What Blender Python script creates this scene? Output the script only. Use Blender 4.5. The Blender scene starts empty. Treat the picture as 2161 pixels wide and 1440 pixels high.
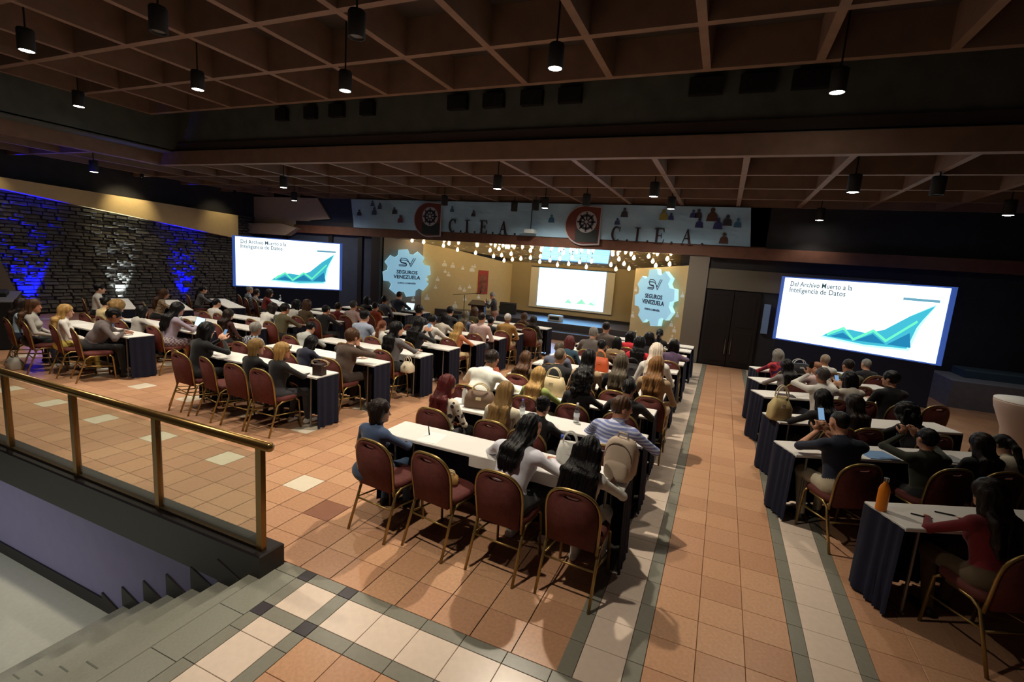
import bpy, math, random
import numpy as np
from math import sin, cos, pi, radians, sqrt, hypot, atan2
from mathutils import Vector, Matrix
random.seed(7)
RS = np.random.RandomState(11)
SC = bpy.context.scene
COL = SC.collection

# ------------------------------------------------------------------ camera, world, exposure
cam_d = bpy.data.cameras.new('camera')
cam_d.sensor_width = 36.0
cam_d.lens = 1031.46 / 2161 * 36.0
cam_d.clip_end = 200
cam = bpy.data.objects.new('camera', cam_d)
COL.objects.link(cam)
_vy = Vector((1530 - 1080.5, 585 - 720.0, 1031.46)).normalized()
_vx = -Vector((-1390 - 1080.5, 375 - 720.0, 1031.46))
_vx = (_vx - _vx.dot(_vy) * _vy).normalized()
_vz = _vx.cross(_vy)
right = Vector((_vx.x, _vy.x, _vz.x)); down = Vector((_vx.y, _vy.y, _vz.y)); fwd = Vector((_vx.z, _vy.z, _vz.z))
cam.matrix_world = Matrix(((right.x, -down.x, -fwd.x, 0), (right.y, -down.y, -fwd.y, 0), (right.z, -down.z, -fwd.z, 2.5), (0, 0, 0, 1)))
SC.camera = cam
SC.view_settings.view_transform = 'Standard'
SC.view_settings.look = 'None'
SC.view_settings.exposure = 0.42
SC.view_settings.gamma = 1.0
SC.view_settings.use_curve_mapping = False
SC.cycles.max_bounces = 5
SC.cycles.diffuse_bounces = 3
SC.cycles.glossy_bounces = 2
SC.cycles.transmission_bounces = 4
SC.cycles.transparent_max_bounces = 6
SC.cycles.caustics_reflective = False
SC.cycles.caustics_refractive = False
SC.cycles.sample_clamp_indirect = 4.0
SC.cycles.use_denoising = True
SC.cycles.adaptive_threshold = 0.02
W = bpy.data.worlds.new('world'); SC.world = W; W.use_nodes = True
W.node_tree.nodes['Background'].inputs[0].default_value = (.60, .55, .62, 1)
W.node_tree.nodes['Background'].inputs[1].default_value = 0.026

# lamp power scale
SPOT_W = 470.0

# ------------------------------------------------------------------ materials
def lin(c):
    if isinstance(c, str):
        c = c.lstrip('#'); c = [int(c[i:i+2], 16) for i in (0, 2, 4)]
    r = []
    for v in c:
        v /= 255.0
        r.append(v / 12.92 if v <= .04045 else ((v + .055) / 1.055) ** 2.4)
    return (r[0], r[1], r[2], 1.0)
MATS = {}
def M(name, col=(128, 128, 128), rough=.6, metal=0, spec=.4, vary=0, vscale=8, bump=0, bscale=60, stretch=None, coat=0, sheen=0):
    if name in MATS: return MATS[name]
    m = bpy.data.materials.new(name); m.use_nodes = True
    nt = m.node_tree; b = nt.nodes['Principled BSDF']
    c = lin(col)
    b.inputs['Base Color'].default_value = c
    b.inputs['Roughness'].default_value = rough
    b.inputs['Metallic'].default_value = metal
    b.inputs['Specular IOR Level'].default_value = spec
    if coat: b.inputs['Coat Weight'].default_value = coat; b.inputs['Coat Roughness'].default_value = .15
    if sheen: b.inputs['Sheen Weight'].default_value = sheen
    tc = None
    if vary or bump:
        tc = nt.nodes.new('ShaderNodeTexCoord')
        mp = nt.nodes.new('ShaderNodeMapping')
        if stretch: mp.inputs['Scale'].default_value = stretch
        nt.links.new(tc.outputs['Object'], mp.inputs[0])
    if vary:
        n = nt.nodes.new('ShaderNodeTexNoise'); n.inputs['Scale'].default_value = vscale; n.inputs['Detail'].default_value = 4
        nt.links.new(mp.outputs[0], n.inputs['Vector'])
        mr = nt.nodes.new('ShaderNodeMapRange'); mr.inputs[1].default_value = .3; mr.inputs[2].default_value = .7
        mr.inputs[3].default_value = 1 - vary; mr.inputs[4].default_value = 1 + vary
        nt.links.new(n.outputs[0], mr.inputs[0])
        mx = nt.nodes.new('ShaderNodeVectorMath'); mx.operation = 'SCALE'; mx.inputs[0].default_value = c[:3]
        nt.links.new(mr.outputs[0], mx.inputs['Scale'])
        nt.links.new(mx.outputs[0], b.inputs['Base Color'])
    if bump:
        n2 = nt.nodes.new('ShaderNodeTexNoise'); n2.inputs['Scale'].default_value = bscale; n2.inputs['Detail'].default_value = 3
        nt.links.new(mp.outputs[0], n2.inputs['Vector'])
        bp = nt.nodes.new('ShaderNodeBump'); bp.inputs['Strength'].default_value = bump; bp.inputs['Distance'].default_value = .01
        nt.links.new(n2.outputs[0], bp.inputs['Height']); nt.links.new(bp.outputs[0], b.inputs['Normal'])
    MATS[name] = m
    return m
def emit(name, col, strength):
    if name in MATS: return MATS[name]
    m = bpy.data.materials.new(name); m.use_nodes = True
    nt = m.node_tree; nt.nodes.clear()
    e = nt.nodes.new('ShaderNodeEmission'); e.inputs[0].default_value = lin(col); e.inputs[1].default_value = strength
    o = nt.nodes.new('ShaderNodeOutputMaterial'); nt.links.new(e.outputs[0], o.inputs[0])
    MATS[name] = m
    return m
def glass(name, col=(240, 245, 245), rough=.03, mix=.88):
    if name in MATS: return MATS[name]
    m = bpy.data.materials.new(name); m.use_nodes = True
    nt = m.node_tree; nt.nodes.clear()
    t = nt.nodes.new('ShaderNodeBsdfTransparent'); t.inputs[0].default_value = lin(col)
    g = nt.nodes.new('ShaderNodeBsdfGlossy'); g.inputs['Roughness'].default_value = rough
    mx = nt.nodes.new('ShaderNodeMixShader'); mx.inputs[0].default_value = 1 - mix
    o = nt.nodes.new('ShaderNodeOutputMaterial')
    nt.links.new(t.outputs[0], mx.inputs[1]); nt.links.new(g.outputs[0], mx.inputs[2]); nt.links.new(mx.outputs[0], o.inputs[0])
    MATS[name] = m
    return m
def pattern(name, kind, c1, c2, scale, c3=None):
    if name in MATS: return MATS[name]
    m = bpy.data.materials.new(name); m.use_nodes = True
    nt = m.node_tree; b = nt.nodes['Principled BSDF']; b.inputs['Roughness'].default_value = .8
    tc = nt.nodes.new('ShaderNodeTexCoord')
    ramp = nt.nodes.new('ShaderNodeValToRGB'); ramp.color_ramp.interpolation = 'CONSTANT'
    ramp.color_ramp.elements[0].color = lin(c1); ramp.color_ramp.elements[1].color = lin(c2)
    if kind == 'stripe':
        w = nt.nodes.new('ShaderNodeTexWave'); w.inputs['Scale'].default_value = scale; w.inputs['Distortion'].default_value = 2.0
        nt.links.new(tc.outputs['Object'], w.inputs['Vector']); nt.links.new(w.outputs['Fac'], ramp.inputs[0]); ramp.color_ramp.elements[1].position = .55
        w.bands_direction = 'Z'
    elif kind == 'plaid':
        w = nt.nodes.new('ShaderNodeTexChecker'); w.inputs['Scale'].default_value = scale
        nt.links.new(tc.outputs['Object'], w.inputs['Vector']); nt.links.new(w.outputs['Fac'], ramp.inputs[0]); ramp.color_ramp.elements[1].position = .5
    else:
        w = nt.nodes.new('ShaderNodeTexVoronoi'); w.inputs['Scale'].default_value = scale
        nt.links.new(tc.outputs['Object'], w.inputs['Vector']); nt.links.new(w.outputs['Distance'], ramp.inputs[0]); ramp.color_ramp.elements[1].position = .42
    if c3:
        e = ramp.color_ramp.elements.new(.7); e.color = lin(c3)
    nt.links.new(ramp.outputs[0], b.inputs['Base Color'])
    MATS[name] = m
    return m

# ------------------------------------------------------------------ mesh helpers
class MB:
    def __init__(s): s.v = []; s.f = []; s.m = []
    def add(s, vs, fs, mi=0):
        o = len(s.v); s.v += [tuple(p) for p in vs]; s.f += [tuple(i + o for i in f) for f in fs]; s.m += [mi] * len(fs); return s
    def box(s, x0, x1, y0, y1, z0, z1, ch=0, mi=0):
        if ch:
            c = ch
            vs = [(x0, y0, z0), (x1, y0, z0), (x1, y1, z0), (x0, y1, z0), (x0, y0, z1 - c), (x1, y0, z1 - c), (x1, y1, z1 - c), (x0, y1, z1 - c),
                  (x0 + c, y0 + c, z1), (x1 - c, y0 + c, z1), (x1 - c, y1 - c, z1), (x0 + c, y1 - c, z1)]
            fs = [(3, 2, 1, 0), (8, 9, 10, 11)] + [(i, (i + 1) % 4, (i + 1) % 4 + 4, i + 4) for i in range(4)] + [(i + 4, (i + 1) % 4 + 4, (i + 1) % 4 + 8, i + 8) for i in range(4)]
        else:
            vs = [(x0, y0, z0), (x1, y0, z0), (x1, y1, z0), (x0, y1, z0), (x0, y0, z1), (x1, y0, z1), (x1, y1, z1), (x0, y1, z1)]
            fs = [(3, 2, 1, 0), (4, 5, 6, 7)] + [(i, (i + 1) % 4, (i + 1) % 4 + 4, i + 4) for i in range(4)]
        return s.add(vs, fs, mi)
    def tube(s, pts, r, n=8, mi=0, closed=False):
        pts = [Vector(p) for p in pts]; k = len(pts)
        rr = r if isinstance(r, (list, tuple)) else [r] * k
        vs = []; up = None
        for i, p in enumerate(pts):
            if closed: t = pts[(i + 1) % k] - pts[i - 1]
            else: t = (pts[min(i + 1, k - 1)] - pts[max(i - 1, 0)])
            t.normalize()
            if up is None:
                up = Vector((0, 0, 1)) if abs(t.z) < .9 else Vector((1, 0, 0))
            a = t.cross(up)
            if a.length < 1e-5: a = t.orthogonal()
            a.normalize(); b = a.cross(t).normalized(); up = b
            for j in range(n):
                w = 2 * pi * j / n
                vs.append(p + a * (cos(w) * rr[i]) + b * (sin(w) * rr[i]))
        fs = []
        for i in range(k if closed else k - 1):
            for j in range(n):
                i2 = (i + 1) % k
                fs.append((i * n + j, i * n + (j + 1) % n, i2 * n + (j + 1) % n, i2 * n + j))
        if not closed:
            fs.append(tuple(range(n - 1, -1, -1))); fs.append(tuple((k - 1) * n + j for j in range(n)))
        return s.add(vs, fs, mi)
    def lathe(s, prof, n=16, c=(0, 0, 0), mi=0, caps=True):
        vs = []
        for r, z in prof:
            for j in range(n):
                w = 2 * pi * j / n; vs.append((c[0] + r * cos(w), c[1] + r * sin(w), c[2] + z))
        fs = []
        for i in range(len(prof) - 1):
            for j in range(n): fs.append((i * n + j, i * n + (j + 1) % n, (i + 1) * n + (j + 1) % n, (i + 1) * n + j))
        if caps:
            fs.append(tuple(range(n - 1, -1, -1))); fs.append(tuple((len(prof) - 1) * n + j for j in range(n)))
        return s.add(vs, fs, mi)
    def prism(s, poly, d0, d1, fn=None, mi=0, back=True):
        """poly: 2D outline (u,v); extruded along w from d0 to d1; fn maps (u,v,w) to xyz."""
        fn = fn or (lambda u, v, w: (u, w, v))
        n = len(poly)
        vs = [fn(u, v, d0) for u, v in poly] + [fn(u, v, d1) for u, v in poly]
        fs = [tuple(range(n))] + ([tuple(range(2 * n - 1, n - 1, -1))] if back else []) + [(i, i + n, (i + 1) % n + n, (i + 1) % n) for i in range(n)]
        return s.add(vs, fs, mi)
    def quad(s, a, b, c, d, mi=0): return s.add([a, b, c, d], [(0, 1, 2, 3)], mi)
    def mesh(s, name, smooth=False):
        me = bpy.data.meshes.new(name); me.from_pydata(s.v, [], s.f)
        if any(s.m): me.polygons.foreach_set('material_index', s.m)
        if smooth: me.polygons.foreach_set('use_smooth', [True] * len(s.f))
        me.update()
        return me
    def build(s, name, mat, parent=None, smooth=False, loc=None, rotz=0):
        return mobj(name, s.mesh(name, smooth), mat, parent, loc, rotz)
def mobj(name, me, mat=None, parent=None, loc=None, rotz=0):
    o = bpy.data.objects.new(name, me); COL.objects.link(o)
    if mat is not None and len(me.materials) == 0:
        for m in (mat if isinstance(mat, (list, tuple)) else [mat]): me.materials.append(m)
    if parent is not None: o.parent = parent
    if loc is not None: o.location = loc
    if rotz: o.rotation_euler = (0, 0, rotz)
    return o
def tag(o, label, cat, group=None, kind=None):
    o['label'] = label
    o['category'] = cat
    if group: o['group'] = group
    if kind: o['kind'] = kind
    return o
def thing(name, label, cat, loc=(0, 0, 0), rotz=0, group=None):
    o = bpy.data.objects.new(name, None); COL.objects.link(o); o.empty_display_size = .1
    o.location = loc; o.rotation_euler = (0, 0, rotz)
    return tag(o, label, cat, group)
def struct(o, label, cat='room'):
    o['kind'] = 'structure'; o['label'] = label; o['category'] = cat
    return o
def text_mesh(txt, size, extrude=.001, offset=0.0, align='CENTER', space=1.0):
    cu = bpy.data.curves.new('lettering', 'FONT'); cu.body = txt; cu.size = size; cu.extrude = extrude; cu.offset = offset
    cu.align_x = align; cu.align_y = 'CENTER'; cu.space_character = space; cu.resolution_u = 2
    o = bpy.data.objects.new('lettering', cu); COL.objects.link(o)
    dg = bpy.context.evaluated_depsgraph_get()
    me = bpy.data.meshes.new_from_object(o.evaluated_get(dg))
    bpy.data.objects.remove(o); bpy.data.curves.remove(cu)
    return me
def put(o, parent, origin, u, v):
    """place a flat object (local x,y plane, z out) so x runs along u, y along v."""
    u = Vector(u).normalized(); v = Vector(v).normalized(); n = u.cross(v)
    o.parent = parent
    o.matrix_local = Matrix(((u.x, v.x, n.x, origin[0]), (u.y, v.y, n.y, origin[1]), (u.z, v.z, n.z, origin[2]), (0, 0, 0, 1)))
    return o

# ================================================================== THE SETTING
m_red = []
for i, c in enumerate([(196, 150, 116), (189, 143, 111), (200, 155, 121), (192, 146, 115)]):
    m_red.append(M('terracotta_tile_%d' % i, c, .28, vary=.10, vscale=40, bump=.04, bscale=80, spec=.5))
m_white = M('ivory_tile', (222, 203, 186), .26, vary=.04, vscale=20, spec=.5)
m_insert = M('cream_insert_tile', (226, 214, 192), .26, vary=.03, spec=.5)
m_grey = M('grey_green_tile', (132, 130, 118), .28, vary=.06, vscale=25, spec=.5)
m_dark = M('dark_tile', (62, 57, 62), .28, vary=.08, spec=.5)
m_brownt = M('brown_tile', (140, 96, 76), .28, vary=.08, spec=.5)
m_grout = M('grout', (140, 106, 90), .8)
m_step = M('grey_granite', (136, 136, 124), .32, vary=.07, vscale=60, spec=.45)
m_dkwood = M('dark_brown_marble', (24, 15, 15), .45, vary=.25, vscale=10, spec=.5)
m_lilac = M('lilac_tint_stair_wall', (150, 142, 176), .8, vary=.03)  # lilac tint of the light is put into the wall colour
m_blackwall = M('charcoal_wall', (50, 50, 54), .9, vary=.15, vscale=3, bump=.15, bscale=30)
m_duct = M('charcoal_plaster', (84, 88, 84), .95, vary=.15, vscale=3)
m_brown = M('brown_ceiling_paint', (126, 100, 84), .75, vary=.10, vscale=4)
m_slab = M('dark_ceiling_slab', (66, 56, 52), .9)
m_cream = M('cream_plaster', (214, 190, 140), .75, vary=.03)
m_creamg = M('greyed_cream_plaster', (196, 180, 154), .8, vary=.04)
m_stone = M('rubble_stone', (92, 90, 86), .85, vary=.25, vscale=9, bump=.4, bscale=25)
m_lintel = M('brown_lintel', (108, 72, 58), .6, vary=.15, vscale=5)
m_stagew = M('stage_wall_cream', (196, 176, 134), .7, vary=.03)
m_stageg = M('stage_wall_grey', (132, 122, 116), .75, vary=.04)
m_deck = M('stage_deck', (58, 58, 66), .38, vary=.1, spec=1.0)
m_bluewall = M('slate_blue_panel', (58, 68, 88), .8, vary=.12, vscale=3)

# ---- floor with tiles
TP = .305
floor_mb = MB()
floor_mb.box(-2.94, 14, -3, 2.46, -.30, -.012)
floor_mb.box(-18.6, 14, 2.46, 19, -.16, -.012)
fl = struct(floor_mb.build('floor', m_grout), 'terracotta tiled hall floor with ivory strips', 'floor')
rects = []    # x0,x1,y0,y1,mat
def fieldt(xs, ys, pick):
    for i in range(len(xs) - 1):
        for j in range(len(ys) - 1):
            rects.append((xs[i], xs[i + 1], ys[j], ys[j + 1], pick(i, j)))
def rng(a, b, step):
    n = int(math.ceil((b - a) / step - 1e-6)); return [min(a + k * step, b) for k in range(n + 1)]
rr = random.Random(3)
redpick = lambda i, j: rr.choice(m_red)
Yt = 2.643
# hall field behind the rail side: X from -0.655 leftwards
xsL = [-.655 - k * TP for k in range(0, 59)]; ysL = [Yt + k * TP for k in range(0, 41)]
def pickL(i, j):
    if i >= 10 and (i - 10) % 4 == 0 and (j - 3) % 4 == 0: return m_insert
    if i == 8 and j == 2: return m_brownt
    return rr.choice(m_red)
fieldt(xsL, ysL, lambda i, j: pickL(i, j))
# the part of the hall beside the rail kerb (no tiles under the kerb)
ysY = [Yt + k * TP for k in range(0, 41)]
for gx0, gx1, wx0, wx1, gx2, gx3 in ((-.655, -.549, -.549, -.2675, -.2675, -.160), (.750, .850, .850, 1.146, 1.146, 1.250)):
    for j in range(40):
        rects.append((gx0, gx1, ysY[j], ysY[j + 1], m_grey)); rects.append((wx0, wx1, ysY[j], ysY[j + 1], m_white)); rects.append((gx2, gx3, ysY[j], ysY[j + 1], m_grey))
fieldt(rng(-.160, .750, .3034), ysY, redpick)
fieldt(rng(1.250, 9.2, TP), ysY, redpick)
# cross strip: grey band, white strip, grey band
xc = [-2.20 + k * TP for k in range(0, 30)]
for k in range(len(xc) - 1):
    a, b_ = xc[k], xc[k + 1]
    rects.append((a, b_, 2.536, Yt, m_grey)); rects.append((a, b_, 2.241, 2.536, m_white)); rects.append((a, b_, 2.130, 2.241, m_grey))
# crossing near the stairs
for (a, b_, ma) in ((-2.71, -2.605, 'd'), (-2.605, -2.31, 'g'), (-2.31, -2.20, 'd')):
    rects.append((a, b_, 2.536, Yt, m_dark if ma == 'd' else m_grey)); rects.append((a, b_, 2.130, 2.241, m_dark if ma == 'd' else m_grey))
    rects.append((a, b_, 2.241, 2.536, m_grey if ma == 'd' else m_white))
rects.append((-2.93, -2.71, 2.536, Yt, m_grey))
# strip running along the stairs towards the viewer
yd = [2.13, 1.98] + [1.98 - .305 * k for k in range(1, 14)]
for j in range(len(yd) - 1):
    y1, y0 = yd[j], yd[j + 1]
    rects.append((-2.71, -2.605, y0, y1, m_grey)); rects.append((-2.605, -2.31, y0, y1, m_white)); rects.append((-2.31, -2.20, y0, y1, m_grey))
for j in range(len(yd)):
    pass
yg = [2.536] + [2.536 - .45 * k for k in range(1, 11)]
for j in range(len(yg) - 1): rects.append((-2.95, -2.71, yg[j + 1], yg[j], m_step))
fieldt(rng(-2.20, 6, TP), [2.13 - .305 * k for k in range(0, 14)][::-1], redpick)
dups = {}
def proj_size(r):
    x = (r[0] + r[1]) / 2; y = (r[2] + r[3]) / 2
    q = Vector((x, y, -2.5)); dpt = q.dot(fwd)
    if dpt < .4: return 0
    px = 1080 + 1031 * q.dot(right) / dpt; py = 720 + 1031 * q.dot(down) / dpt
    if not (-60 < px < 2220 and 500 < py < 1500): return 0
    return (r[1] - r[0]) * (r[3] - r[2]) / dpt ** 3
rects.sort(key=proj_size, reverse=True)
TM = {}
def tile_mesh(w, d, ma):
    k = (round(w, 3), round(d, 3), ma.name)
    if k not in TM:
        g = .0018
        mb = MB().box(-w / 2 + g, w / 2 - g, -d / 2 + g, d / 2 - g, -.012, 0, ch=.002)
        me = mb.mesh('tile'); me.materials.append(ma); TM[k] = me
    return TM[k]
for r in rects[:300]:
    o = bpy.data.objects.new('tile', tile_mesh(r[1] - r[0], r[3] - r[2], r[4])); COL.objects.link(o); o.parent = fl
    o.location = ((r[0] + r[1]) / 2, (r[2] + r[3]) / 2, 0)
allm = m_red + [m_white, m_insert, m_grey, m_dark, m_brownt, m_step]
mbr = MB()
for r in rects[300:]:
    g = .0018; c = .0018; x0, x1, y0, y1 = r[0] + g, r[1] - g, r[2] + g, r[3] - g; mi = allm.index(r[4])
    mbr.add([(x0, y0, -.003), (x1, y0, -.003), (x1, y1, -.003), (x0, y1, -.003), (x0 + c, y0 + c, 0), (x1 - c, y0 + c, 0), (x1 - c, y1 - c, 0), (x0 + c, y1 - c, 0)],
            [(4, 5, 6, 7), (0, 1, 5, 4), (1, 2, 6, 5), (2, 3, 7, 6), (3, 0, 4, 7)], mi)
ft = mbr.build('far_tiles', allm, fl); ft['kind'] = 'stuff'

# ---- stairs down, landing, stair wall
st = struct(MB().box(-3.05, -2.95, -3, 2.40, -1.3, 0, ch=.006).build('stairs', m_step), 'grey granite staircase going down beside the brass rail', 'stairs')
st['kind'] = 'structure'
for k in range(5):
    x1 = -3.05 - .325 * k; zt = -.175 * (k + 1)
    for seg in range(6):
        y1 = 2.40 - .9 * seg
        s_ = MB().box(x1 - .325 - .012, x1, y1 - .8985, y1, -1.3, zt, ch=.006).build('step', m_step, st)
struct(MB().box(-16, -4.68, -3, 2.40, -1.3, -1.05).build('floor_landing', M('landing_floor', (186, 186, 172), .35, vary=.04, vscale=30)), 'pale grey lower landing floor', 'floor')
ws = struct(MB().box(-16, -2.96, 2.40, 2.60, -1.3, -.17).build('wall_stair', m_lilac), 'wall below the kerb coloured as if lilac-lit', 'wall')
MB().box(-16, -4.97, 2.385, 2.40, -1.05, -.92).build('skirting', m_dkwood, ws)
for k in range(6):
    x1 = -3.05 - .325 * k; zt = -.175 * (k + 1)
    MB().prism([(x1 - .345, zt - .01), (x1 - .0, zt - .01), (x1 - .0, zt + .06), (x1 - .345, zt + .19)], 2.384, 2.40, lambda u, v, w: (u, w, v)).build('skirting_tooth', m_dkwood, ws)
kb = struct(MB().box(-16, -2.93, 2.392, 2.62, -.17, .18, ch=.012).build('trim_1', m_dkwood), 'dark brown kerb under the glass balustrade', 'kerb')

# ---- ceilings (coffered ribs)
def rib(parent, x0, x1, y0, y1, z0, z1): return MB().box(x0, x1, y0, y1, z0, z1).build('rib', m_brown, parent)
cu_ = struct(MB().box(-13.7, 10, -3, 8.9, 6.0, 6.15).build('ceiling', m_slab), 'upper coffered brown ceiling', 'ceiling')
XU = [-.63 + 1.44 * k for k in range(-9, 8)]; YU = [8.17 - 1.45 * k for k in range(0, 8)]
for x in XU: rib(cu_, x - .055, x + .055, -3, 8.22, 5.48, 6.0)
for y in YU:
    for a, b_ in zip(XU[:-1], XU[1:]): pass
    rib(cu_, -13.64, 9.5, y - .055, y + .055, 5.481, 6.0)
cl_ = struct(MB().box(-18.4, 12, 8.85, 15.2, 4.78, 4.95).box(-18.4, -14.4, -3, 8.85, 4.78, 4.95).build('ceiling_lower', m_slab), 'lower coffered brown ceiling in front of the stage', 'ceiling')
XL = [.08 + 1.44 * k for k in range(-13, 9)]; YL = [8.85, 10.42, 11.95, 13.5, 14.95]
for x in XL:
    if x > -18.3: rib(cl_, x - .05, x + .05, 8.92 if x > -14.3 else -3, 15.0, 4.402, 4.78)
for y in YL[1:]: rib(cl_, -18.3, 12, y - .05, y + .05, 4.40, 4.78)
for y in (7.3, 5.75, 4.2): rib(cl_, -18.3, -14.4, y - .05, y + .05, 4.40, 4.78)
MB().box(-14.4, 12, 8.77, 8.93, 4.40, 4.73).build('edge_beam', m_brown, cl_)
MB().box(-14.48, -14.32, -3, 8.93, 4.40, 4.73).build('edge_beam', m_brown, cl_)
fs_ = struct(MB().box(-13.8, 12, 8.9, 9.05, 4.73, 6.05).box(-13.85, -13.7, -3, 9.05, 4.73, 6.05).box(-14.4, -13.7, -3, 8.9, 4.70, 4.76).build('wall_fascia', m_duct), 'dark upper fascia between the two ceilings', 'wall')
for x, w in ((-9.9, .32), (-9.02, .32), (-8.26, .38), (-7.42, .34), (-5.22, .42), (-4.44, .42), (-3.66, .42), (-2.93, .42), (-.67, .5), (.08, .5), (.8, .5)):
    MB().box(x - w / 2, x + w / 2, 8.78, 8.90, 5.36, 5.62, ch=.01).build('vent_box', M('matt_black', (18, 18, 20), .7), fs_)

# ---- walls
wl = struct(MB().box(-18.6, -18.3, -3, 15.2, -.1, 4.9).build('wall_left', m_blackwall), 'dark wall clad in rubble stone', 'wall')
# rubble stones in courses, each proud of the wall by its own amount
sr = random.Random(5)
stones = []
z = .05
while z < 3.55:
    h = sr.uniform(.07, .13); y = 3.0 + sr.uniform(-.2, 0)
    while y < 14.6:
        w = sr.uniform(.16, .42); stones.append((y, w, z, h, sr.uniform(.015, .12), sr.uniform(0, .05))); y += w + .012
    z += h + .012
def stone_geo(mb, y, w, z, h, d, t):
    x = -18.3
    mb.add([(x, y, z), (x, y + w, z), (x, y + w, z + h), (x, y, z + h), (x + d, y + .012, z + .012 + t * .2), (x + d + t * .4, y + w - .012, z + .008), (x + d * .8, y + w - .015, z + h - .012), (x + d + t * .3, y + .012, z + h - .01)],
           [(4, 5, 6, 7), (0, 1, 5, 4), (1, 2, 6, 5), (2, 3, 7, 6), (3, 0, 4, 7)])
lit = lambda s: min(abs(s[0] + s[1] / 2 - yy) for yy in (7.3, 9.75, 11.85)) + (0 if s[2] < 3.3 - .1 * max(0, s[0] - 7) else 3) + s[2] * .12 - s[4] * 3
stones.sort(key=lit)
for s_ in stones[:300]:
    mb = MB(); stone_geo(mb, *s_); mb.build('stone', m_stone, wl)
mb = MB()
for s_ in stones[300:]: stone_geo(mb, *s_)
o = mb.build('stonework', m_stone, wl); o['kind'] = 'stuff'
# cream band running along the wall, deeper towards the stage
prof = [(2.8, 3.83, 3.70), (6.9, 3.76, 3.46), (10.4, 3.65, 3.05), (13.9, 3.54, 2.63)]
mb = MB()
for (y0, t0, b0), (y1, t1, b1) in zip(prof[:-1], prof[1:]):
    xa, xb = -18.3, -17.95
    mb.add([(xa, y0, b0), (xb, y0, b0), (xb, y0, t0), (xa, y0, t0), (xa, y1, b1), (xb, y1, b1), (xb, y1, t1), (xa, y1, t1)],
           [(0, 1, 2, 3), (7, 6, 5, 4), (1, 5, 6, 2), (0, 4, 5, 1), (3, 2, 6, 7)])
cb = struct(mb.build('trim_2', m_cream), 'tapering cream plaster band above the stone cladding', 'plaster band')
# leaning pier at the far edge of the stone cladding
MB().prism([(5.0, 0), (7.25, 0), (6.55, 2.25), (5.0, 2.25)], -18.3, -17.9, lambda u, v, w: (w, u, v)).build('pier', M('taupe_pier', (104, 94, 82), .85), wl)

wb = struct(MB().box(-18.4, -11.9, 15.0, 15.3, 0, 4.8).build('wall_back', m_bluewall), 'slate blue panelled wall beside the stage', 'wall')
for x in (-17.9, -16.6, -14.2, -12.75):
    MB().box(x - .10, x + .10, 14.93, 15.0, 0, 3.2).build('mullion', M('near_black_wood', (30, 26, 28), .6), wb)
MB().prism([(-18.3, 3.25), (-15.5, 3.25), (-15.2, 3.55), (-14.2, 3.62), (-14.9, 4.45), (-18.3, 4.6)], 14.90, 14.99, lambda u, v, w: (u, w, v)).build('cream_panel', m_creamg, wb)
MB().prism([(-18.3, 2.9), (-16.2, 2.9), (-15.6, 3.2), (-16.4, 3.35), (-18.3, 3.3)], 14.6, 14.90, lambda u, v, w: (u, w, v)).build('ledge', m_creamg, wb)
MB().box(-15.9, -12.0, 14.85, 15.0, 3.05, 3.5).build('rail_beam', M('dark_navy_wood', (40, 40, 52), .6), wb)
wr = struct(MB().box(-.45, 14, 15.0, 15.3, 0, 4.8).build('wall_back_right', m_blackwall), 'dark wall with double doors beside the stage', 'wall')
MB().box(-.45, 4.2, 14.96, 15.0, 2.16, 2.72).build('transom_panel', M('grey_transom', (104, 98, 88), .8), wr)
MB().box(-.45, 12, 14.75, 15.0, 3.02, 3.32).build('beam', m_lintel, wr)
wrr = struct(MB().box(9.2, 9.5, -3, 15.0, 0, 6.0).build('wall_right', m_blackwall), 'dark wall far across the aisle', 'wall')
# a low plastered plinth and ledge by the dark wall
pl = struct(MB().box(4.9, 9.2, 13.6, 14.96, 0, .62, ch=.02).build('trim_3', M('blue_grey_plaster', (122, 128, 138), .8, vary=.1)), 'low blue-grey plastered plinth along the dark wall', 'plinth')
MB().box(5.3, 9.2, 14.2, 14.9, .62, .80, ch=.02).build('ledge', M('teal_ledge', (62, 84, 98), .7), pl)
# doors
m_door = M('black_door', (28, 24, 26), .45)
for k, x in enumerate((-.36, .32)):
    d_ = struct(MB().box(x, x + .66, 14.93, 14.98, .01, 2.13, ch=.004).build('door_%d' % (k + 1), m_door), 'black leaf of the double door, %s' % ('beside the stage column' if k == 0 else 'beside the tall screen'), 'door')
    MB().box(x + .10, x + .56, 14.915, 14.93, 1.15, 2.0, ch=.006).build('panel', m_door, d_); MB().box(x + .10, x + .56, 14.915, 14.93, .15, 1.0, ch=.006).build('panel', m_door, d_)
    hx = x + (.60 if k == 0 else .06)
    MB().tube([(hx, 14.93, .35), (hx, 14.88, .37), (hx, 14.88, .78), (hx, 14.93, .80)], .012).build('handle', M('steel', (190, 188, 180), .25, 1), d_)
# narrow vertical pale blue sign panel next to the doors
tag(MB().box(1.08, 1.24, 14.90, 14.97, 1.05, 1.85, ch=.005).build('notice_panel', M('pale_blue_panel', (120, 150, 190), .6)), 'narrow pale blue notice panel beside the double doors', 'sign')

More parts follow.
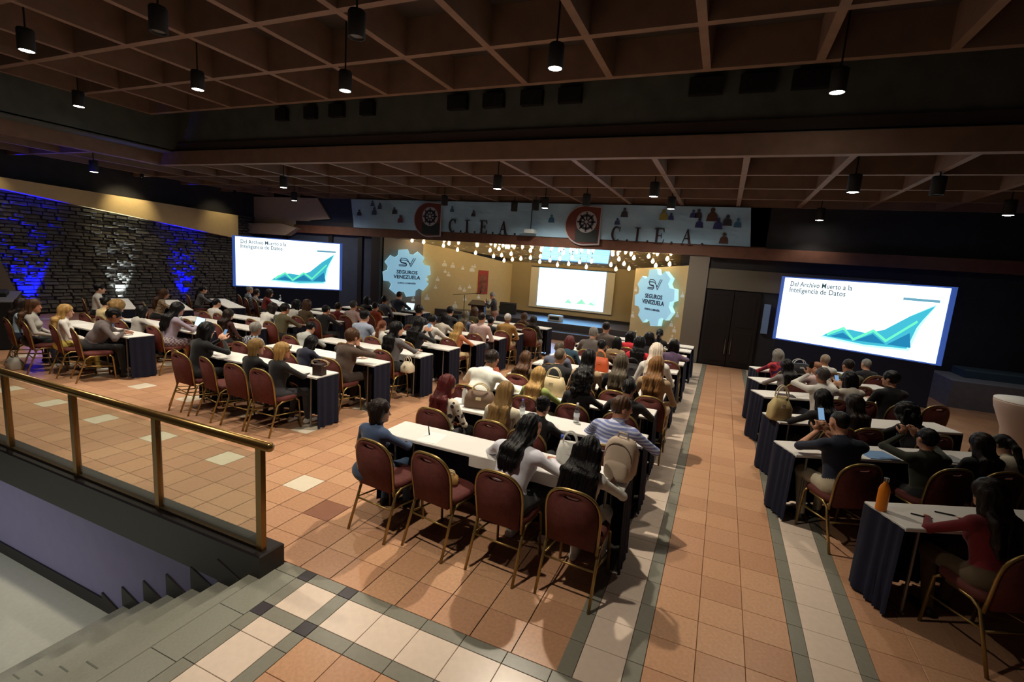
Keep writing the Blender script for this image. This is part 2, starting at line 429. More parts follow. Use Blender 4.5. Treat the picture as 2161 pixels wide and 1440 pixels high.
# ---- stage
A0 = Vector((-11.7, 15.0)); A1 = Vector((-7.9, 18.3)); B0 = Vector((-.95, 15.0)); B1 = Vector((-2.72, 16.55))
def splay(p, q, t, name, mat, z0=0, z1=(3.1, 3.1), parent=None, off=0):
    d = (q - p).normalized(); n = Vector((-d.y, d.x)) * t
    mb = MB(); vs = []
    for a, zt in ((p, z1[0]), (q, z1[1])):
        for k in (0, 1): vs += [(a.x + n.x * k, a.y + n.y * k, z0), (a.x + n.x * k, a.y + n.y * k, zt)]
    mb.add(vs, [(0, 4, 5, 1), (2, 3, 7, 6), (0, 1, 3, 2), (4, 6, 7, 5), (1, 5, 7, 3), (0, 2, 6, 4)])
    return mb.build(name, mat, parent)
dl = (A1 - A0).normalized(); Am = A0 + dl * 1.45
wsl = struct(splay(A0, Am, .12, 'wall_stage_left', m_stageg, 0, (3.06, 3.02)), 'grey splayed side wall of the stage carrying a gear', 'wall')
splay(Am, A1, .12, 'warm_section', m_stagew, 0, (3.0, 2.42), wsl)
wsr = struct(splay(B1, B0, .12, 'wall_stage_right', m_stagew, 0, (2.57, 2.76)), 'splayed side wall of the stage beside the aisle carrying a gear', 'wall')
MB().box(-.98, -.45, 14.9, 15.25, 0, 3.05).build('wall_column', M('grey_column', (124, 118, 110), .8))
struct(bpy.data.objects['wall_column'], 'grey plastered column between stage and doors', 'column')
MB().box(-12.15, -11.75, 14.85, 15.1, 0, 3.05).build('wall_pillar', M('near_black_wood', (30, 26, 28), .6))
struct(bpy.data.objects['wall_pillar'], 'black pillar between slate wall and stage', 'pillar')
wsb = struct(MB().box(-8.2, -1.5, 18.3, 18.5, 0, 2.6).build('wall_stage_back', M('stage_back_wall', (160, 142, 108), .75)), 'cream back wall of the stage', 'wall')
MB().box(-8.2, -2.0, 18.24, 18.3, .5, .60).build('skirting', M('near_black_wood', (30, 26, 28), .6), wsb)
# sloping timber stage ceiling, board by board
csg = struct(MB().add([(-12.0, 15.05, 3.14), (-.6, 15.05, 3.14), (-.6, 18.5, 2.50), (-12.0, 18.5, 2.50), (-12.0, 15.05, 3.3), (-.6, 15.05, 3.3), (-.6, 18.5, 3.3), (-12.0, 18.5, 3.3)],
    [(3, 2, 1, 0), (4, 5, 6, 7), (0, 1, 5, 4), (1, 2, 6, 5), (2, 3, 7, 6), (3, 0, 4, 7)]).build('ceiling_stage', M('stage_ceiling', (70, 58, 46), .6)), 'sloping boarded ceiling over the stage', 'ceiling')
m_board = M('stage_ceiling_board', (74, 64, 52), .10, vary=.15, vscale=6, spec=1.0)
for k in range(10):
    y0 = 15.15 + k * .33; y1 = y0 + .31; zf = lambda y: 3.14 - (y - 15.05) * .1855 - .005
    MB().add([(-12.0, y0, zf(y0)), (-.6, y0, zf(y0)), (-.6, y1, zf(y1)), (-12.0, y1, zf(y1)), (-12.0, y0, zf(y0) - .015), (-.6, y0, zf(y0) - .015), (-.6, y1, zf(y1) - .015), (-12.0, y1, zf(y1) - .015)],
        [(0, 1, 2, 3), (7, 6, 5, 4), (4, 5, 1, 0), (6, 7, 3, 2), (5, 6, 2, 1), (7, 4, 0, 3)]).build('board', m_board, csg)
dk = struct(MB().box(-11.6, -1.4, 16.3, 18.3, 0, .5, ch=.01).build('floor_stage', m_deck), 'dark raised stage deck', 'stage')
MB().box(-9.8, -2.6, 15.75, 16.3, 0, .25, ch=.01).build('step', m_deck, dk)
lt = struct(MB().box(-16.0, .9, 14.84, 15.05, 3.05, 3.36, ch=.02).build('trim_lintel', m_lintel), 'brown lintel beam across the stage opening', 'beam')
struct(MB().box(-12.2, .9, 15.0, 15.2, 3.3, 4.8).build('wall_over_stage', m_blackwall), 'dark wall over the stage opening behind the banner', 'wall')

# ================================================================== STAGE GRAPHICS
m_navyink = M('navy_print', (40, 50, 84), .6)
def gear(name, label, origin, u, R, tilt, face_mat, side_mat):
    t = thing(name, label, 'sign', (0, 0, 0))
    pts = []
    for k in range(8):
        a = 2 * pi * k / 8 + .20
        for da, r in ((-.30, .80), (-.20, .98), (.17, 1.0), (.29, .81)):
            pts.append((R * r * cos(a + da), R * r * sin(a + da)))
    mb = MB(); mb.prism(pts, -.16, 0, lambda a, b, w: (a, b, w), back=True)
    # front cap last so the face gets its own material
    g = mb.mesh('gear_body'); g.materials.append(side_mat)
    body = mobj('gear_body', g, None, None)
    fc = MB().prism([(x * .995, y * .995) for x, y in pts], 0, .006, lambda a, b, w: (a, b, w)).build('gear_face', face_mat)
    v = Vector((0, 0, 1)); n = Vector(u).cross(v)
    og = Vector(origin) + n * .20
    put(body, t, og, u, v); put(fc, t, og, u, v)
    def letters(nm, me, dx, dy):
        o = mobj(nm, me, m_navyink); put(o, t, og + Vector(u) * dx + v * dy + n * .012, u, v)
    letters('lettering', text_mesh('SEGUROS', .20 * R, .003, .006 * R), .0, .03 * R)
    letters('lettering', text_mesh('VENEZUELA', .20 * R, .003, .006 * R), .0, -.17 * R)
    letters('lettering', text_mesh('SOMOS COMPAÑÍA', .085 * R, .003, .003 * R), .0, -.42 * R)
    # the SV monogram: parallel bent lines
    mb = MB()
    def line(pts, w):
        for (x0, y0), (x1, y1) in zip(pts[:-1], pts[1:]):
            d = Vector((x1 - x0, y1 - y0)); L_ = d.length; d.normalize(); q = Vector((-d.y, d.x)) * w / 2; e = d * w * .4
            mb.add([(x0 - q.x - e.x, y0 - q.y - e.y, 0), (x1 - q.x + e.x, y1 - q.y + e.y, 0), (x1 + q.x + e.x, y1 + q.y + e.y, 0), (x0 + q.x - e.x, y0 + q.y - e.y, 0)], [(0, 1, 2, 3)])
    for k in (0, 1):
        s = .075 * k
        S = [(-.36, .20 + s * .6), (-.10, .20 + s * .6), (-.05 - s * .2, .25), (-.08, .33 - s * .4), (-.28, .35 - s * .2), (-.33 + s * .5, .42), (-.28, .52 - s), (-.10, .52 - s), (-.02, .47 - s * .8), (.12, .20 + s * 1.6), (.30, .52 - s * .0 + .02)]
        if k == 1: S[-2] = (.11, .30); S[-1] = (.22, .54)
        line([(x * R, y * R + .02) for x, y in S], .028 * R)
    letters('monogram', mb.mesh('monogram'), .02, .06 * R)
    return t
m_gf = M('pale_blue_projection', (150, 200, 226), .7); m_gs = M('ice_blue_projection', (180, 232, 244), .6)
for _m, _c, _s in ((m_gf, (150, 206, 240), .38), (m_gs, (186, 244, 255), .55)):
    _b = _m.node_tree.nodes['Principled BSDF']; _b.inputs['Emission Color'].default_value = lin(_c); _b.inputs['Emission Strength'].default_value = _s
ul = (dl.x, dl.y, 0)
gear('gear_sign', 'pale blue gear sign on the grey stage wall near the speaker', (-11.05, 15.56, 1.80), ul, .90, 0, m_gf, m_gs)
dr = (B0 - B1).normalized()
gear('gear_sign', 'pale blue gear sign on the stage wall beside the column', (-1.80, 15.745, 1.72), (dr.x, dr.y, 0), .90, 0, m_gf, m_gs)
# little printed people icons on the stage walls
m_icon = M('white_print', (226, 226, 222), .6)
def icons(parent, p, d, spots, seed):
    rr_ = random.Random(seed); mb = MB(); n = Vector((d.y, -d.x))
    for s, z, k in spots:
        def P(a, b): return (p.x + d.x * (s + a) + n.x * .004, p.y + d.y * (s + a) + n.y * .004, z + b)
        hd = [P(.035 * k * cos(w), .09 * k + .04 * k * sin(w)) for w in [2 * pi * i / 10 for i in range(10)]]
        mb.add(hd, [tuple(range(10))])
        bd = [P(x * k, y * k) for x, y in ((-.10, -.10), (.10, -.10), (.09, -.02), (.05, .035), (-.05, .035), (-.09, -.02))]
        mb.add(bd, [tuple(range(6))])
    o = mb.build('people_icon_print', m_icon, parent); o['kind'] = 'stuff'
r_ = random.Random(4)
icons(wsl, A0, dl, [(r_.uniform(.1, 1.4) if i < 8 else r_.uniform(1.5, 4.2), r_.uniform(.35, 2.75) if i < 8 else r_.uniform(.5, 2.3), r_.uniform(.6, 1.1)) for i in range(30)], 1)
d2 = (B0 - B1).normalized()
icons(wsr, B1, d2, [(.1, 1.05, .9), (.35, .45, .9), (.55, .3, 1.), (2.0, .55, 1.1), (2.15, .5, .9), (1.9, 1.0, .8), (2.1, 1.3, .7), (2.2, 1.9, .7), (.12, 1.9, .7), (2.05, .85, .8)], 2)

# red framed poster on the side wall
def on_wall(s, z, off): return (A0.x + dl.x * s + dl.y * off, A0.y + dl.y * s - dl.x * off, z)
t = thing('wall_poster', 'red framed portrait poster hanging on the stage side wall', 'poster')
o = MB().box(-.20, .20, -.46, .46, 0, .03).build('frame', M('red_frame', (150, 46, 40), .5)); put(o, t, on_wall(3.85, 1.62, .01), ul, (0, 0, 1))
o = MB().box(-.15, .15, -.40, .28, .03, .036).build('picture', M('poster_print', (118, 66, 54), .6, vary=.5, vscale=6)); put(o, t, on_wall(3.85, 1.62, .01), ul, (0, 0, 1))

# ---- banner over the stage, with two logos and letters C.I.E.A.
m_ban = M('pale_blue_banner', (164, 204, 236), .75, vary=.06, vscale=2, bump=.25, bscale=3)
mb = MB(); nx, nz = 60, 8
vs = []
for i in range(nx + 1):
    for j in range(nz + 1):
        x = -13.1 + 13.5 * i / nx; z_ = 4.37 - 1.02 * j / nz
        vs.append((x + (.12 * j / nz if i == nx else (.15 * j / nz if i == 0 else 0)), 14.80 + .012 * sin(x * 3.1 + j * .9) + .008 * sin(x * 7 - j), z_))
fs = [(i * (nz + 1) + j, (i + 1) * (nz + 1) + j, (i + 1) * (nz + 1) + j + 1, i * (nz + 1) + j + 1) for i in range(nx) for j in range(nz)]
k0 = len(vs); vs += [(x, y + .02, z_) for x, y, z_ in vs]; fs += [tuple(k0 + q for q in f[::-1]) for f in fs]
ban = thing('stage_banner', 'long pale blue banner over the stage with letters C.I.E.A. twice', 'banner')
mb.add(vs, fs); mb.build('banner_cloth', m_ban, ban)
m_let = M('dark_maroon_letter', (48, 30, 38), .6)
m_logo_r = M('logo_brown_red', (104, 52, 44), .6); m_logo_d = M('logo_dark', (44, 46, 62), .6); m_logo_e = M('logo_edge', (178, 176, 186), .6); m_logo_g = M('logo_green_black', (38, 48, 52), .6)
def serif(ch, cx, cz, h, parent):
    w = h * .72; mb = MB(); f = lambda u, v, q: (cx + u, 14.775 - q, cz + v)
    def poly(p): mb.prism([(a * w, b * h) for a, b in p], .0, .02, f)
    if ch == 'I':
        poly([(-.10, -.44), (.10, -.44), (.10, .44), (-.10, .44)]); poly([(-.26, -.5), (.26, -.5), (.26, -.44), (-.26, -.44)]); poly([(-.26, .44), (.26, .44), (.26, .5), (-.26, .5)])
    elif ch == 'E':
        poly([(-.34, -.44), (-.12, -.44), (-.12, .44), (-.34, .44)]); poly([(-.48, -.5), (.42, -.5), (.46, -.22), (.40, -.22), (.32, -.43), (-.48, -.44)])
        poly([(-.48, .5), (-.48, .44), (.30, .44), (.37, .25), (.43, .25), (.40, .5)]); poly([(-.12, -.03), (.16, -.03), (.16, .04), (-.12, .04)]); poly([(.16, -.16), (.22, -.16), (.22, .17), (.16, .17)])
    elif ch == 'A':
        poly([(-.42, -.44), (-.34, -.44), (.02, .40), (.06, .52), (-.02, .52)]); poly([(.16, -.44), (.40, -.44), (.06, .52), (-.05, .40)]); poly([(-.24, -.14), (.24, -.14), (.24, -.07), (-.22, -.07)])
        poly([(-.54, -.5), (-.20, -.5), (-.20, -.44), (-.54, -.44)]); poly([(.08, -.5), (.54, -.5), (.54, -.44), (.08, -.44)])
    elif ch == 'C':
        out = [(.46 * cos(w_) - .02, .52 * sin(w_)) for w_ in [radians(a) for a in range(48, 315, 12)]]
        inn = [(.30 * cos(w_) + .03, .44 * sin(w_)) for w_ in [radians(a) for a in range(312, 46, -12)]]
        n_ = min(len(out), len(inn)); inn = inn[:n_]; out = out[:n_]
        for i in range(n_ - 1): poly([out[i], inn[n_ - 1 - i], inn[n_ - 2 - i], out[i + 1]][::-1])
        poly([(.28, .18), (.34, .18), (.38, .5), (.32, .5)])
    elif ch == '.':
        poly([(.10 * cos(a), -.42 + .09 * sin(a)) for a in [2 * pi * i / 10 for i in range(10)]][::-1])
    return mb.build('letter', m_let, parent)
for base, h, zc in (((-8.69, -8.13, -7.51, -6.79), .42, 3.56), ((-3.11, -2.49, -1.87, -1.12), .42, 3.53)):
    for ch, x in zip('CIEA', base): serif(ch, x, zc, h, ban)
    for x in (base[0] + .33, base[1] + .30, base[2] + .35, base[3] + .42): serif('.', x, zc, h, ban)
def logo(cx, parent):
    f = lambda q0: (lambda u, v, q: (cx + u, 14.765 - q0 - q, 3.74 + v))
    def dshape(s, x0=.62):
        a = [(-.62 * s * sin(w) + .08, .60 * s * cos(w)) for w in [pi * i / 20 for i in range(21)]]
        return [(x0 * .95, .56 * s)] + a + [(x0 * .95, -.56 * s)]
    MB().prism(dshape(1.0)[::1], 0, .012, f(0)).build('logo_rim', m_logo_e, parent)
    MB().prism([(u * .93, v * .93) for u, v in dshape(1.0)], .012, .02, f(0)).build('logo_field', m_logo_r, parent)
    MB().prism([(-.18, -.50), (.52, -.50), (.52, -.12), (-.18, -.12)], .02, .026, f(0)).build('logo_block', m_logo_g, parent)
    MB().prism([(.14 + .32 * cos(w), .10 + .32 * sin(w)) for w in [2 * pi * i / 24 for i in range(24)]], .02, .028, f(0)).build('logo_disc', m_logo_e, parent)
    mb = MB()
    for i in range(24):
        a, b = 2 * pi * i / 24, 2 * pi * (i + 1) / 24
        mb.prism([(.14 + .23 * cos(a), .10 + .23 * sin(a)), (.14 + .23 * cos(b), .10 + .23 * sin(b)), (.14 + .16 * cos(b), .10 + .16 * sin(b)), (.14 + .16 * cos(a), .10 + .16 * sin(a))], .028, .036, f(0))
    for i in range(8):
        a = 2 * pi * i / 8; c_, s_ = cos(a), sin(a); q = .022
        mb.prism([(.14 + .05 * c_ - q * s_, .10 + .05 * s_ + q * c_), (.14 + .05 * c_ + q * s_, .10 + .05 * s_ - q * c_), (.14 + .29 * c_ + q * s_, .10 + .29 * s_ - q * c_), (.14 + .29 * c_ - q * s_, .10 + .29 * s_ + q * c_)], .028, .036, f(0))
    mb.build('logo_wheel', m_logo_d, parent)
logo(-9.72, ban); logo(-4.18, ban)
fig_c = {'a': (62, 82, 128), 'b': (58, 56, 70), 'c': (112, 58, 78), 'd': (52, 60, 120), 'e': (146, 140, 70), 'f': (60, 110, 150), 'g': (86, 58, 52)}
for x, z_, k, c in ((-12.09, 4.23, .8, 'a'), (-12.0, 3.96, 1.1, 'a'), (-11.76, 4.15, .9, 'a'), (-12.69, 3.89, .9, 'b'), (-11.11, 4.0, 1., 'b'), (-10.84, 3.72, 1.1, 'c'), (-8.74, 4.11, .8, 'f'), (-7.92, 3.99, .8, 'b'),
        (-2.93, 4.15, 1.1, 'b'), (-1.82, 4.12, 1.2, 'e'), (-1.61, 4.08, .8, 'd'), (-1.03, 4.17, .9, 'd'), (-.89, 4.18, 1., 'b'), (-.84, 3.93, 1.1, 'd'), (-.53, 4.16, 1.5, 'g'), (-.36, 3.92, 1.2, 'd'), (-.13, 4.02, 1.2, 'b'), (.13, 3.96, 1., 'f'), (-.16, 3.54, 1.2, 'g'), (-5.17, 3.91, 1., 'f'), (-3.12, 3.89, .8, 'a')):
    hd = [(.04 * k * cos(w), .085 * k + .04 * k * sin(w)) for w in [2 * pi * i / 10 for i in range(10)]]
    mb = MB(); f = lambda u, v, q: (x + u, 14.772 - q, z_ + v)
    mb.prism(hd[::-1], 0, .004, f); mb.prism([(-.10 * k, -.12 * k), (.10 * k, -.12 * k), (.08 * k, 0), (.04 * k, .04 * k), (-.04 * k, .04 * k), (-.08 * k, 0)], 0, .004, f)
    mb.build('printed_figure', M('banner_figure_' + c, fig_c[c], .7), ban)

# ---- slides
def slide_nodes():
    if 'slide' in MATS: return MATS['slide']
    return emit('slide', (238, 250, 255), 3.0)
def slide_screen(name, label, P0, P1, z0, z1, strength, stand=True, detail=True):
    """P0 -> P1 runs along the screen's lower edge as seen from the hall (x,y)."""
    t = thing(name, label, 'projection screen', (P0[0], P0[1], 0))
    u = Vector((P1[0] - P0[0], P1[1] - P0[1], 0)); w = u.length; u.normalize(); v = Vector((0, 0, 1)); n = u.cross(v); h = z1 - z0
    O = Vector((0, 0, z0))
    def flat(nm, poly, mat, lift, th=.0015):
        o = MB().prism([(a, b) for a, b in poly], lift, lift + th, lambda a, b, c: (a, b, c)).build(nm, mat); put(o, t, O, u, v); return o
    R_ = lambda a, b, c, d: [(a * w, b * h), (c * w, b * h), (c * w, d * h), (a * w, d * h)]
    m_fr = M('screen_frame_spill_glow', (70, 92, 160), .5); _b = m_fr.node_tree.nodes['Principled BSDF']; _b.inputs['Emission Color'].default_value = lin((70, 110, 210)); _b.inputs['Emission Strength'].default_value = .35  # projector spill on the border put in as blue colour and glow
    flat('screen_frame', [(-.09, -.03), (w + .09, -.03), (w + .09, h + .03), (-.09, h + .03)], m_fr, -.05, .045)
    scr = flat('screen_surface', R_(0, 0, 1, 1), emit('slide_white_%g' % strength, (226, 246, 255), strength), 0)
    if detail:
        k = strength
        chart = emit('slide_teal_%g' % k, (60, 168, 190), k * .62); chart2 = emit('slide_blue_%g' % k, (36, 128, 176), k * .5); lime = emit('slide_green_%g' % k, (96, 216, 170), k * .7); ink = emit('slide_ink_%g' % k, (86, 112, 128), k * .15); pale = emit('slide_pale_%g' % k, (214, 232, 240), k * .85)
        glow = emit('slide_glow_%g' % k, (150, 240, 246), k * .95)
        sh = [(.33, .15), (.40, .26), (.50, .30), (.60, .28), (.70, .36), (.82, .58), (.93, .74), (.87, .44), (.84, .14), (.6, .11)]
        flat('chart_glow', [(.605 * w + (a - .605) * w * 1.06, .36 * h + (b - .36) * h * 1.12) for a, b in sh], glow, .002)
        flat('chart_fill', [(a * w, b * h) for a, b in sh], chart, .004)
        flat('chart_base', [(a * w, b * h) for a, b in [(.38, .16), (.46, .24), (.53, .15)]], chart2, .006); flat('chart_base', [(a * w, b * h) for a, b in [(.54, .15), (.64, .28), (.72, .16)]], chart2, .006)
        flat('chart_base', [(a * w, b * h) for a, b in [(.73, .16), (.84, .36), (.86, .16)]], chart2, .006)
        zz = [(.36, .17), (.46, .30), (.53, .15), (.64, .32), (.72, .20), (.86, .50), (.90, .60)]
        mbz = MB()
        for (x0, y0), (x1, y1) in zip(zz[:-1], zz[1:]):
            mbz.add([(x0 * w, y0 * h - .012 * h, .009), (x1 * w, y1 * h - .012 * h, .009), (x1 * w, y1 * h + .03 * h, .009), (x0 * w, y0 * h + .03 * h, .009)], [(0, 1, 2, 3)])
        o = mbz.build('chart_line', lime); put(o, t, O, u, v)
        flat('chart_arrow', [(a * w, b * h) for a, b in [(.84, .60), (.88, .50), (.945, .76)]], chart, .009)
        flat('caption_bar', R_(.77, .80, .96, .835), emit('slide_bar_%g' % k, (98, 150, 170), k * .6), .004)
        for (a, b) in ((.27, .55), (.46, .61), (.66, .64)):
            for q in range(3): flat('caption_line', R_(a, b - .045 * q, a + .13, b - .045 * q + .015), pale, .003)
        flat('footer_line', R_(.0, .035, 1, .042), pale, .003)
        for row, tx in enumerate(('Del Archivo Muerto a la', 'Inteligencia de Datos')):
            me = text_mesh(tx, .112 * h, .0006, .002, 'LEFT')
            xs = [q.co.x for q in me.vertices]; sx = (.42 if row == 0 else .385) * w / (max(xs) - min(xs))
            for q in me.vertices: q.co.x *= sx
            o = mobj('slide_text', me, ink); put(o, t, O + u * (.045 * w) + v * ((.905 - .095 * row) * h) + n * .006, u, v)
    if stand:
        m_st = M('screen_stand_black', (16, 18, 26), .6)
        for q in (.06, .94):
            mb = MB().box(-.03, .03, -.025, .025, 0, h + z0).box(-.03, .03, -.35, .35, 0, .05)
            o = mb.build('stand_leg', m_st, t); o.location = (u.x * w * q - n.x * .09, u.y * w * q - n.y * .09, 0); o.rotation_euler = (0, 0, atan2(u.y, u.x))
        o = MB().box(0, w, -.01, .0, .05, z0 - .05).build('drape', M('screen_drape_navy', (22, 28, 52), .9)); o.parent = t; o.rotation_euler = (0, 0, atan2(u.y, u.x)); o.location = (-n.x * .02, -n.y * .02, 0)
    return t
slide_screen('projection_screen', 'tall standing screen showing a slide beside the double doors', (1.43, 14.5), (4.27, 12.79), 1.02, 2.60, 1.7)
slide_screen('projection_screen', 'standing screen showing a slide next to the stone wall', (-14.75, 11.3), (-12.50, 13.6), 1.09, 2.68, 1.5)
# projection screen on the stage
ts = thing('stage_screen', 'white projection screen hanging on the stage back wall', 'projection screen')
MB().box(-7.05, -3.72, 18.235, 18.297, .80, 2.36).build('screen_cloth', M('screen_cloth', (214, 206, 184), .8), ts)
MB().box(-6.70, -4.05, 18.226, 18.233, .88, 2.36).build('projected_slide', emit('stage_slide', (126, 192, 255), 5.5), ts)
for sh, c, k in ((((-5.75, 1.08), (-5.2, 1.35), (-4.6, 1.22), (-4.28, 1.75), (-4.28, 1.05)), (176, 226, 206), 2.0), (((-5.55, 1.08), (-5.42, 1.24), (-5.28, 1.08)), (86, 160, 120), 1.2), (((-5.1, 1.08), (-4.9, 1.28), (-4.72, 1.10)), (96, 176, 130), 1.2), (((-4.62, 1.10), (-4.30, 1.48), (-4.30, 1.08)), (96, 180, 140), 1.2)):
    MB().prism(sh, 18.219, 18.224, lambda a, b, c_: (a, c_, b)).build('chart_shape', emit('stage_chart_%d%d' % (c[0], int(k * 10)), c, k), ts)
MB().tube([(-7.05, 18.26, 2.38), (-3.72, 18.26, 2.38)], .03).build('roller', M('grey_metal', (120, 118, 116), .4, .6), ts)

# small projector hanging in front of the lintel
pj = thing('projector', 'small silver projector hanging in front of the lintel', 'projector', (-5.75, 14.55, 3.42))
MB().box(-.16, .16, -.14, .14, 0, .12, ch=.015).build('case', M('silver_case', (190, 200, 205), .35), pj)
MB().lathe([(.045, 0), (.05, .04), (.035, .05)], 14).build('lens', glass('lens_glass', (150, 190, 220)), pj, loc=(.0, .14, .06)).rotation_euler = (-pi / 2, 0, 0)
MB().tube([(0, 0, .12), (0, 0, .95)], .015).build('pole', M('matt_black', (18, 18, 20), .7), pj)
# ---- pendant bulbs over the stage
BULBS = [(-10.75, 15.41, 3.03), (-10.3, 15.49, 3.0), (-9.58, 15.71, 2.92), (-9.21, 15.47, 3.0), (-9.18, 16.05, 2.81), (-8.05, 15.43, 3.0), (-8.52, 16.24, 2.74), (-7.75, 15.86, 2.86), (-7.87, 16.43, 2.67), (-7.3, 15.63, 2.93), (-7.49, 16.29, 2.72), (-7.6, 16.79, 2.54), (-6.84, 15.4, 3.0), (-7.02, 16.07, 2.79), (-7.19, 16.61, 2.6), (-6.8, 16.47, 2.65), (-6.12, 15.61, 2.93), (-6.38, 16.33, 2.7), (-5.66, 15.41, 2.98), (-5.92, 16.09, 2.77), (-6.14, 16.66, 2.59), (-5.68, 16.43, 2.66), (-4.95, 15.61, 2.92), (-5.26, 16.23, 2.73), (-5.53, 16.85, 2.52), (-4.77, 16.03, 2.79), (-4.44, 15.36, 2.98), (-5.07, 16.69, 2.58), (-4.6, 16.41, 2.67), (-4.15, 16.25, 2.72), (-4.47, 16.84, 2.52), (-3.28, 15.38, 2.97), (-3.16, 15.81, 2.84), (-3.54, 16.47, 2.65), (-3.44, 16.87, 2.52), (-3.07, 16.26, 2.71), (-2.97, 16.7, 2.57), (-2.66, 15.59, 2.9), (-2.18, 15.32, 2.97), (-2.11, 15.81, 2.84), (-2.06, 16.23, 2.72), (-1.65, 15.47, 2.93), (-1.62, 15.97, 2.79)]
bm_ = MB().lathe([(.012, .07), (.022, .05), (.045, 0), (.05, -.03), (.035, -.065), (.008, -.08)][::-1], 10).mesh('bulb', True); bm_.materials.append(emit('bulb_glow', (255, 222, 160), 30))
sk_ = MB().lathe([(.018, .06), (.018, .12)], 8).mesh('socket'); sk_.materials.append(M('brass_socket', (150, 110, 60), .35, .9))
for x, y, z_ in BULBS:
    t = thing('pendant_bulb', 'small glowing teardrop bulb hanging over the stage', 'lamp', (x, y, z_), 0, 'pendant bulbs over the stage')
    mobj('bulb', bm_, None, t); mobj('socket', sk_, None, t)
    zt = 3.10 - (y - 15.05) * .1855 - z_
    MB().tube([(0, 0, .11), (0, 0, max(zt, .13))], .005, 5).build('cord', M('matt_black', (18, 18, 20), .7), t)

# ---- cylinder downlights
can = MB().lathe([(.10, .27), (.10, 0), (.085, 0), (.08, .06), (.0, .07)], 20, caps=False).mesh('can', True); can.materials.append(M('matt_black', (18, 18, 20), .7))
lens_on = MB().lathe([(.086, .003), (.04, -.006), (.001, -.008)][::-1], 16, caps=False).mesh('lens'); lens_on.materials.append(emit('lamp_on', (255, 244, 226), 34))
lens_off = MB().lathe([(.078, .02), (.04, .012), (.001, .010)][::-1], 16, caps=False).mesh('lens'); lens_off.materials.append(M('lamp_off', (90, 84, 76), .4))
capm = MB().lathe([(.102, .27), (.09, .29), (.02, .295)], 16).mesh('cap'); capm.materials.append(M('matt_black', (18, 18, 20), .7))
def downlight(x, y, z_, on, ceil, pw, lab, size=108, col=(1, .875, .70)):
    t = thing('downlight', ('lit' if on else 'unlit') + ' black cylinder downlight ' + lab, 'lamp', (x, y, z_), 0, 'cylinder downlights under the coffered ceiling')
    c_ = mobj('can', can, None, t); mobj('lens', lens_on if on else lens_off, None, c_); mobj('cap', capm, None, t)
    MB().tube([(0, 0, .29), (0, 0, ceil - z_)], .012, 6).build('stem', M('matt_black', (18, 18, 20), .7), t)
    if on:
        l = bpy.data.lights.new('downlight_beam', 'SPOT'); l.energy = SPOT_W * pw; l.spot_size = radians(size); l.spot_blend = .7; l.shadow_soft_size = .07; l.color = col
        lo = bpy.data.objects.new('downlight_beam', l); COL.objects.link(lo); lo.parent = t; lo.location = (0, 0, -.01)
UC, LC = 6.01, 4.79
for a in [(-9.45, 4.06, 4.95, 1, UC, 1.0, 'over the stone-wall block back row'), (-6.71, 4.17, 4.95, 0, UC, 0, 'over the rail-side walkway'), (-8.43, 5.83, 4.95, 1, UC, 1.0, 'between stone-wall and podium blocks'),
          (-5.82, 6.4, 4.95, 1, UC, 1.0, 'over the leather jacket'), (-4.3, 4.9, 4.95, 0, UC, 0, 'over the box of the nearest podium table'), (-2.31, 6.27, 4.95, 1, UC, 2.1, 'over the bright white jacket'), (1.02, 7.8, 4.95, 1, UC, .42, 'over the angled block by the tiled aisle'),
          (-12.3, 6.04, 4.95, 1, UC, .7, 'near the sound console'), (-15.6, 7.9, 4.05, 1, LC, .3, 'under the low ceiling by the stone wall'), (-11.32, 10.15, 4.05, 1, LC, .5, 'in front of the stone-side screen'), (-14.0, 13.0, 4.05, 1, LC, .5, 'behind the stone-side screen', 168),
          (-4.82, 10.03, 4.05, 1, LC, .7, 'over the pale pink shirt, podium block'), (-1.58, 10.83, 4.05, 1, LC, .7, 'over the aisle block eighth row'), (-1.43, 12.85, 4.05, 1, LC, .45, 'in front of the second banner lettering', 165), (1.78, 10.03, 4.05, 1, LC, .4, 'over the front of the angled block'),
          (1.96, 14.4, 4.05, 1, LC, .10, 'by the lintel near the tall screen'), (4.82, 12.6, 4.05, 1, LC, .10, 'far across beyond the tall screen'), (-4.88, 13.3, 4.05, 1, LC, .45, 'in front of the second banner emblem', 165),
          (-3.49, 12.56, 4.05, 0, LC, 0, 'in front of the second banner letter C'), (2.96, 10.2, 4.05, 0, LC, 0, 'beyond the aisle under the low ceiling'), (-8.12, 13.25, 4.05, 0, LC, 0, 'in front of the first banner lettering'), (-6.25, 14.3, 4.05, 0, LC, 0, 'close to the silver projector'), (-5.38, 13.87, 4.05, 0, LC, 0, 'between the projector and the second emblem'),
          # the same rows of lamps go on behind the viewpoint
          (-2.2, 2.2, 4.95, 1, UC, .9, 'over the crossing of the ivory strips'), (-5.9, 2.9, 4.95, 1, UC, .9, 'over the glass balustrade')]:
    downlight(*a)
downlight(-7.0, -1.6, 3.2, 1, UC, 1.0, 'unseen above the lower landing', 130, (.86, .93, 1))  # unseen cool lamp put in to light the landing and stair wall

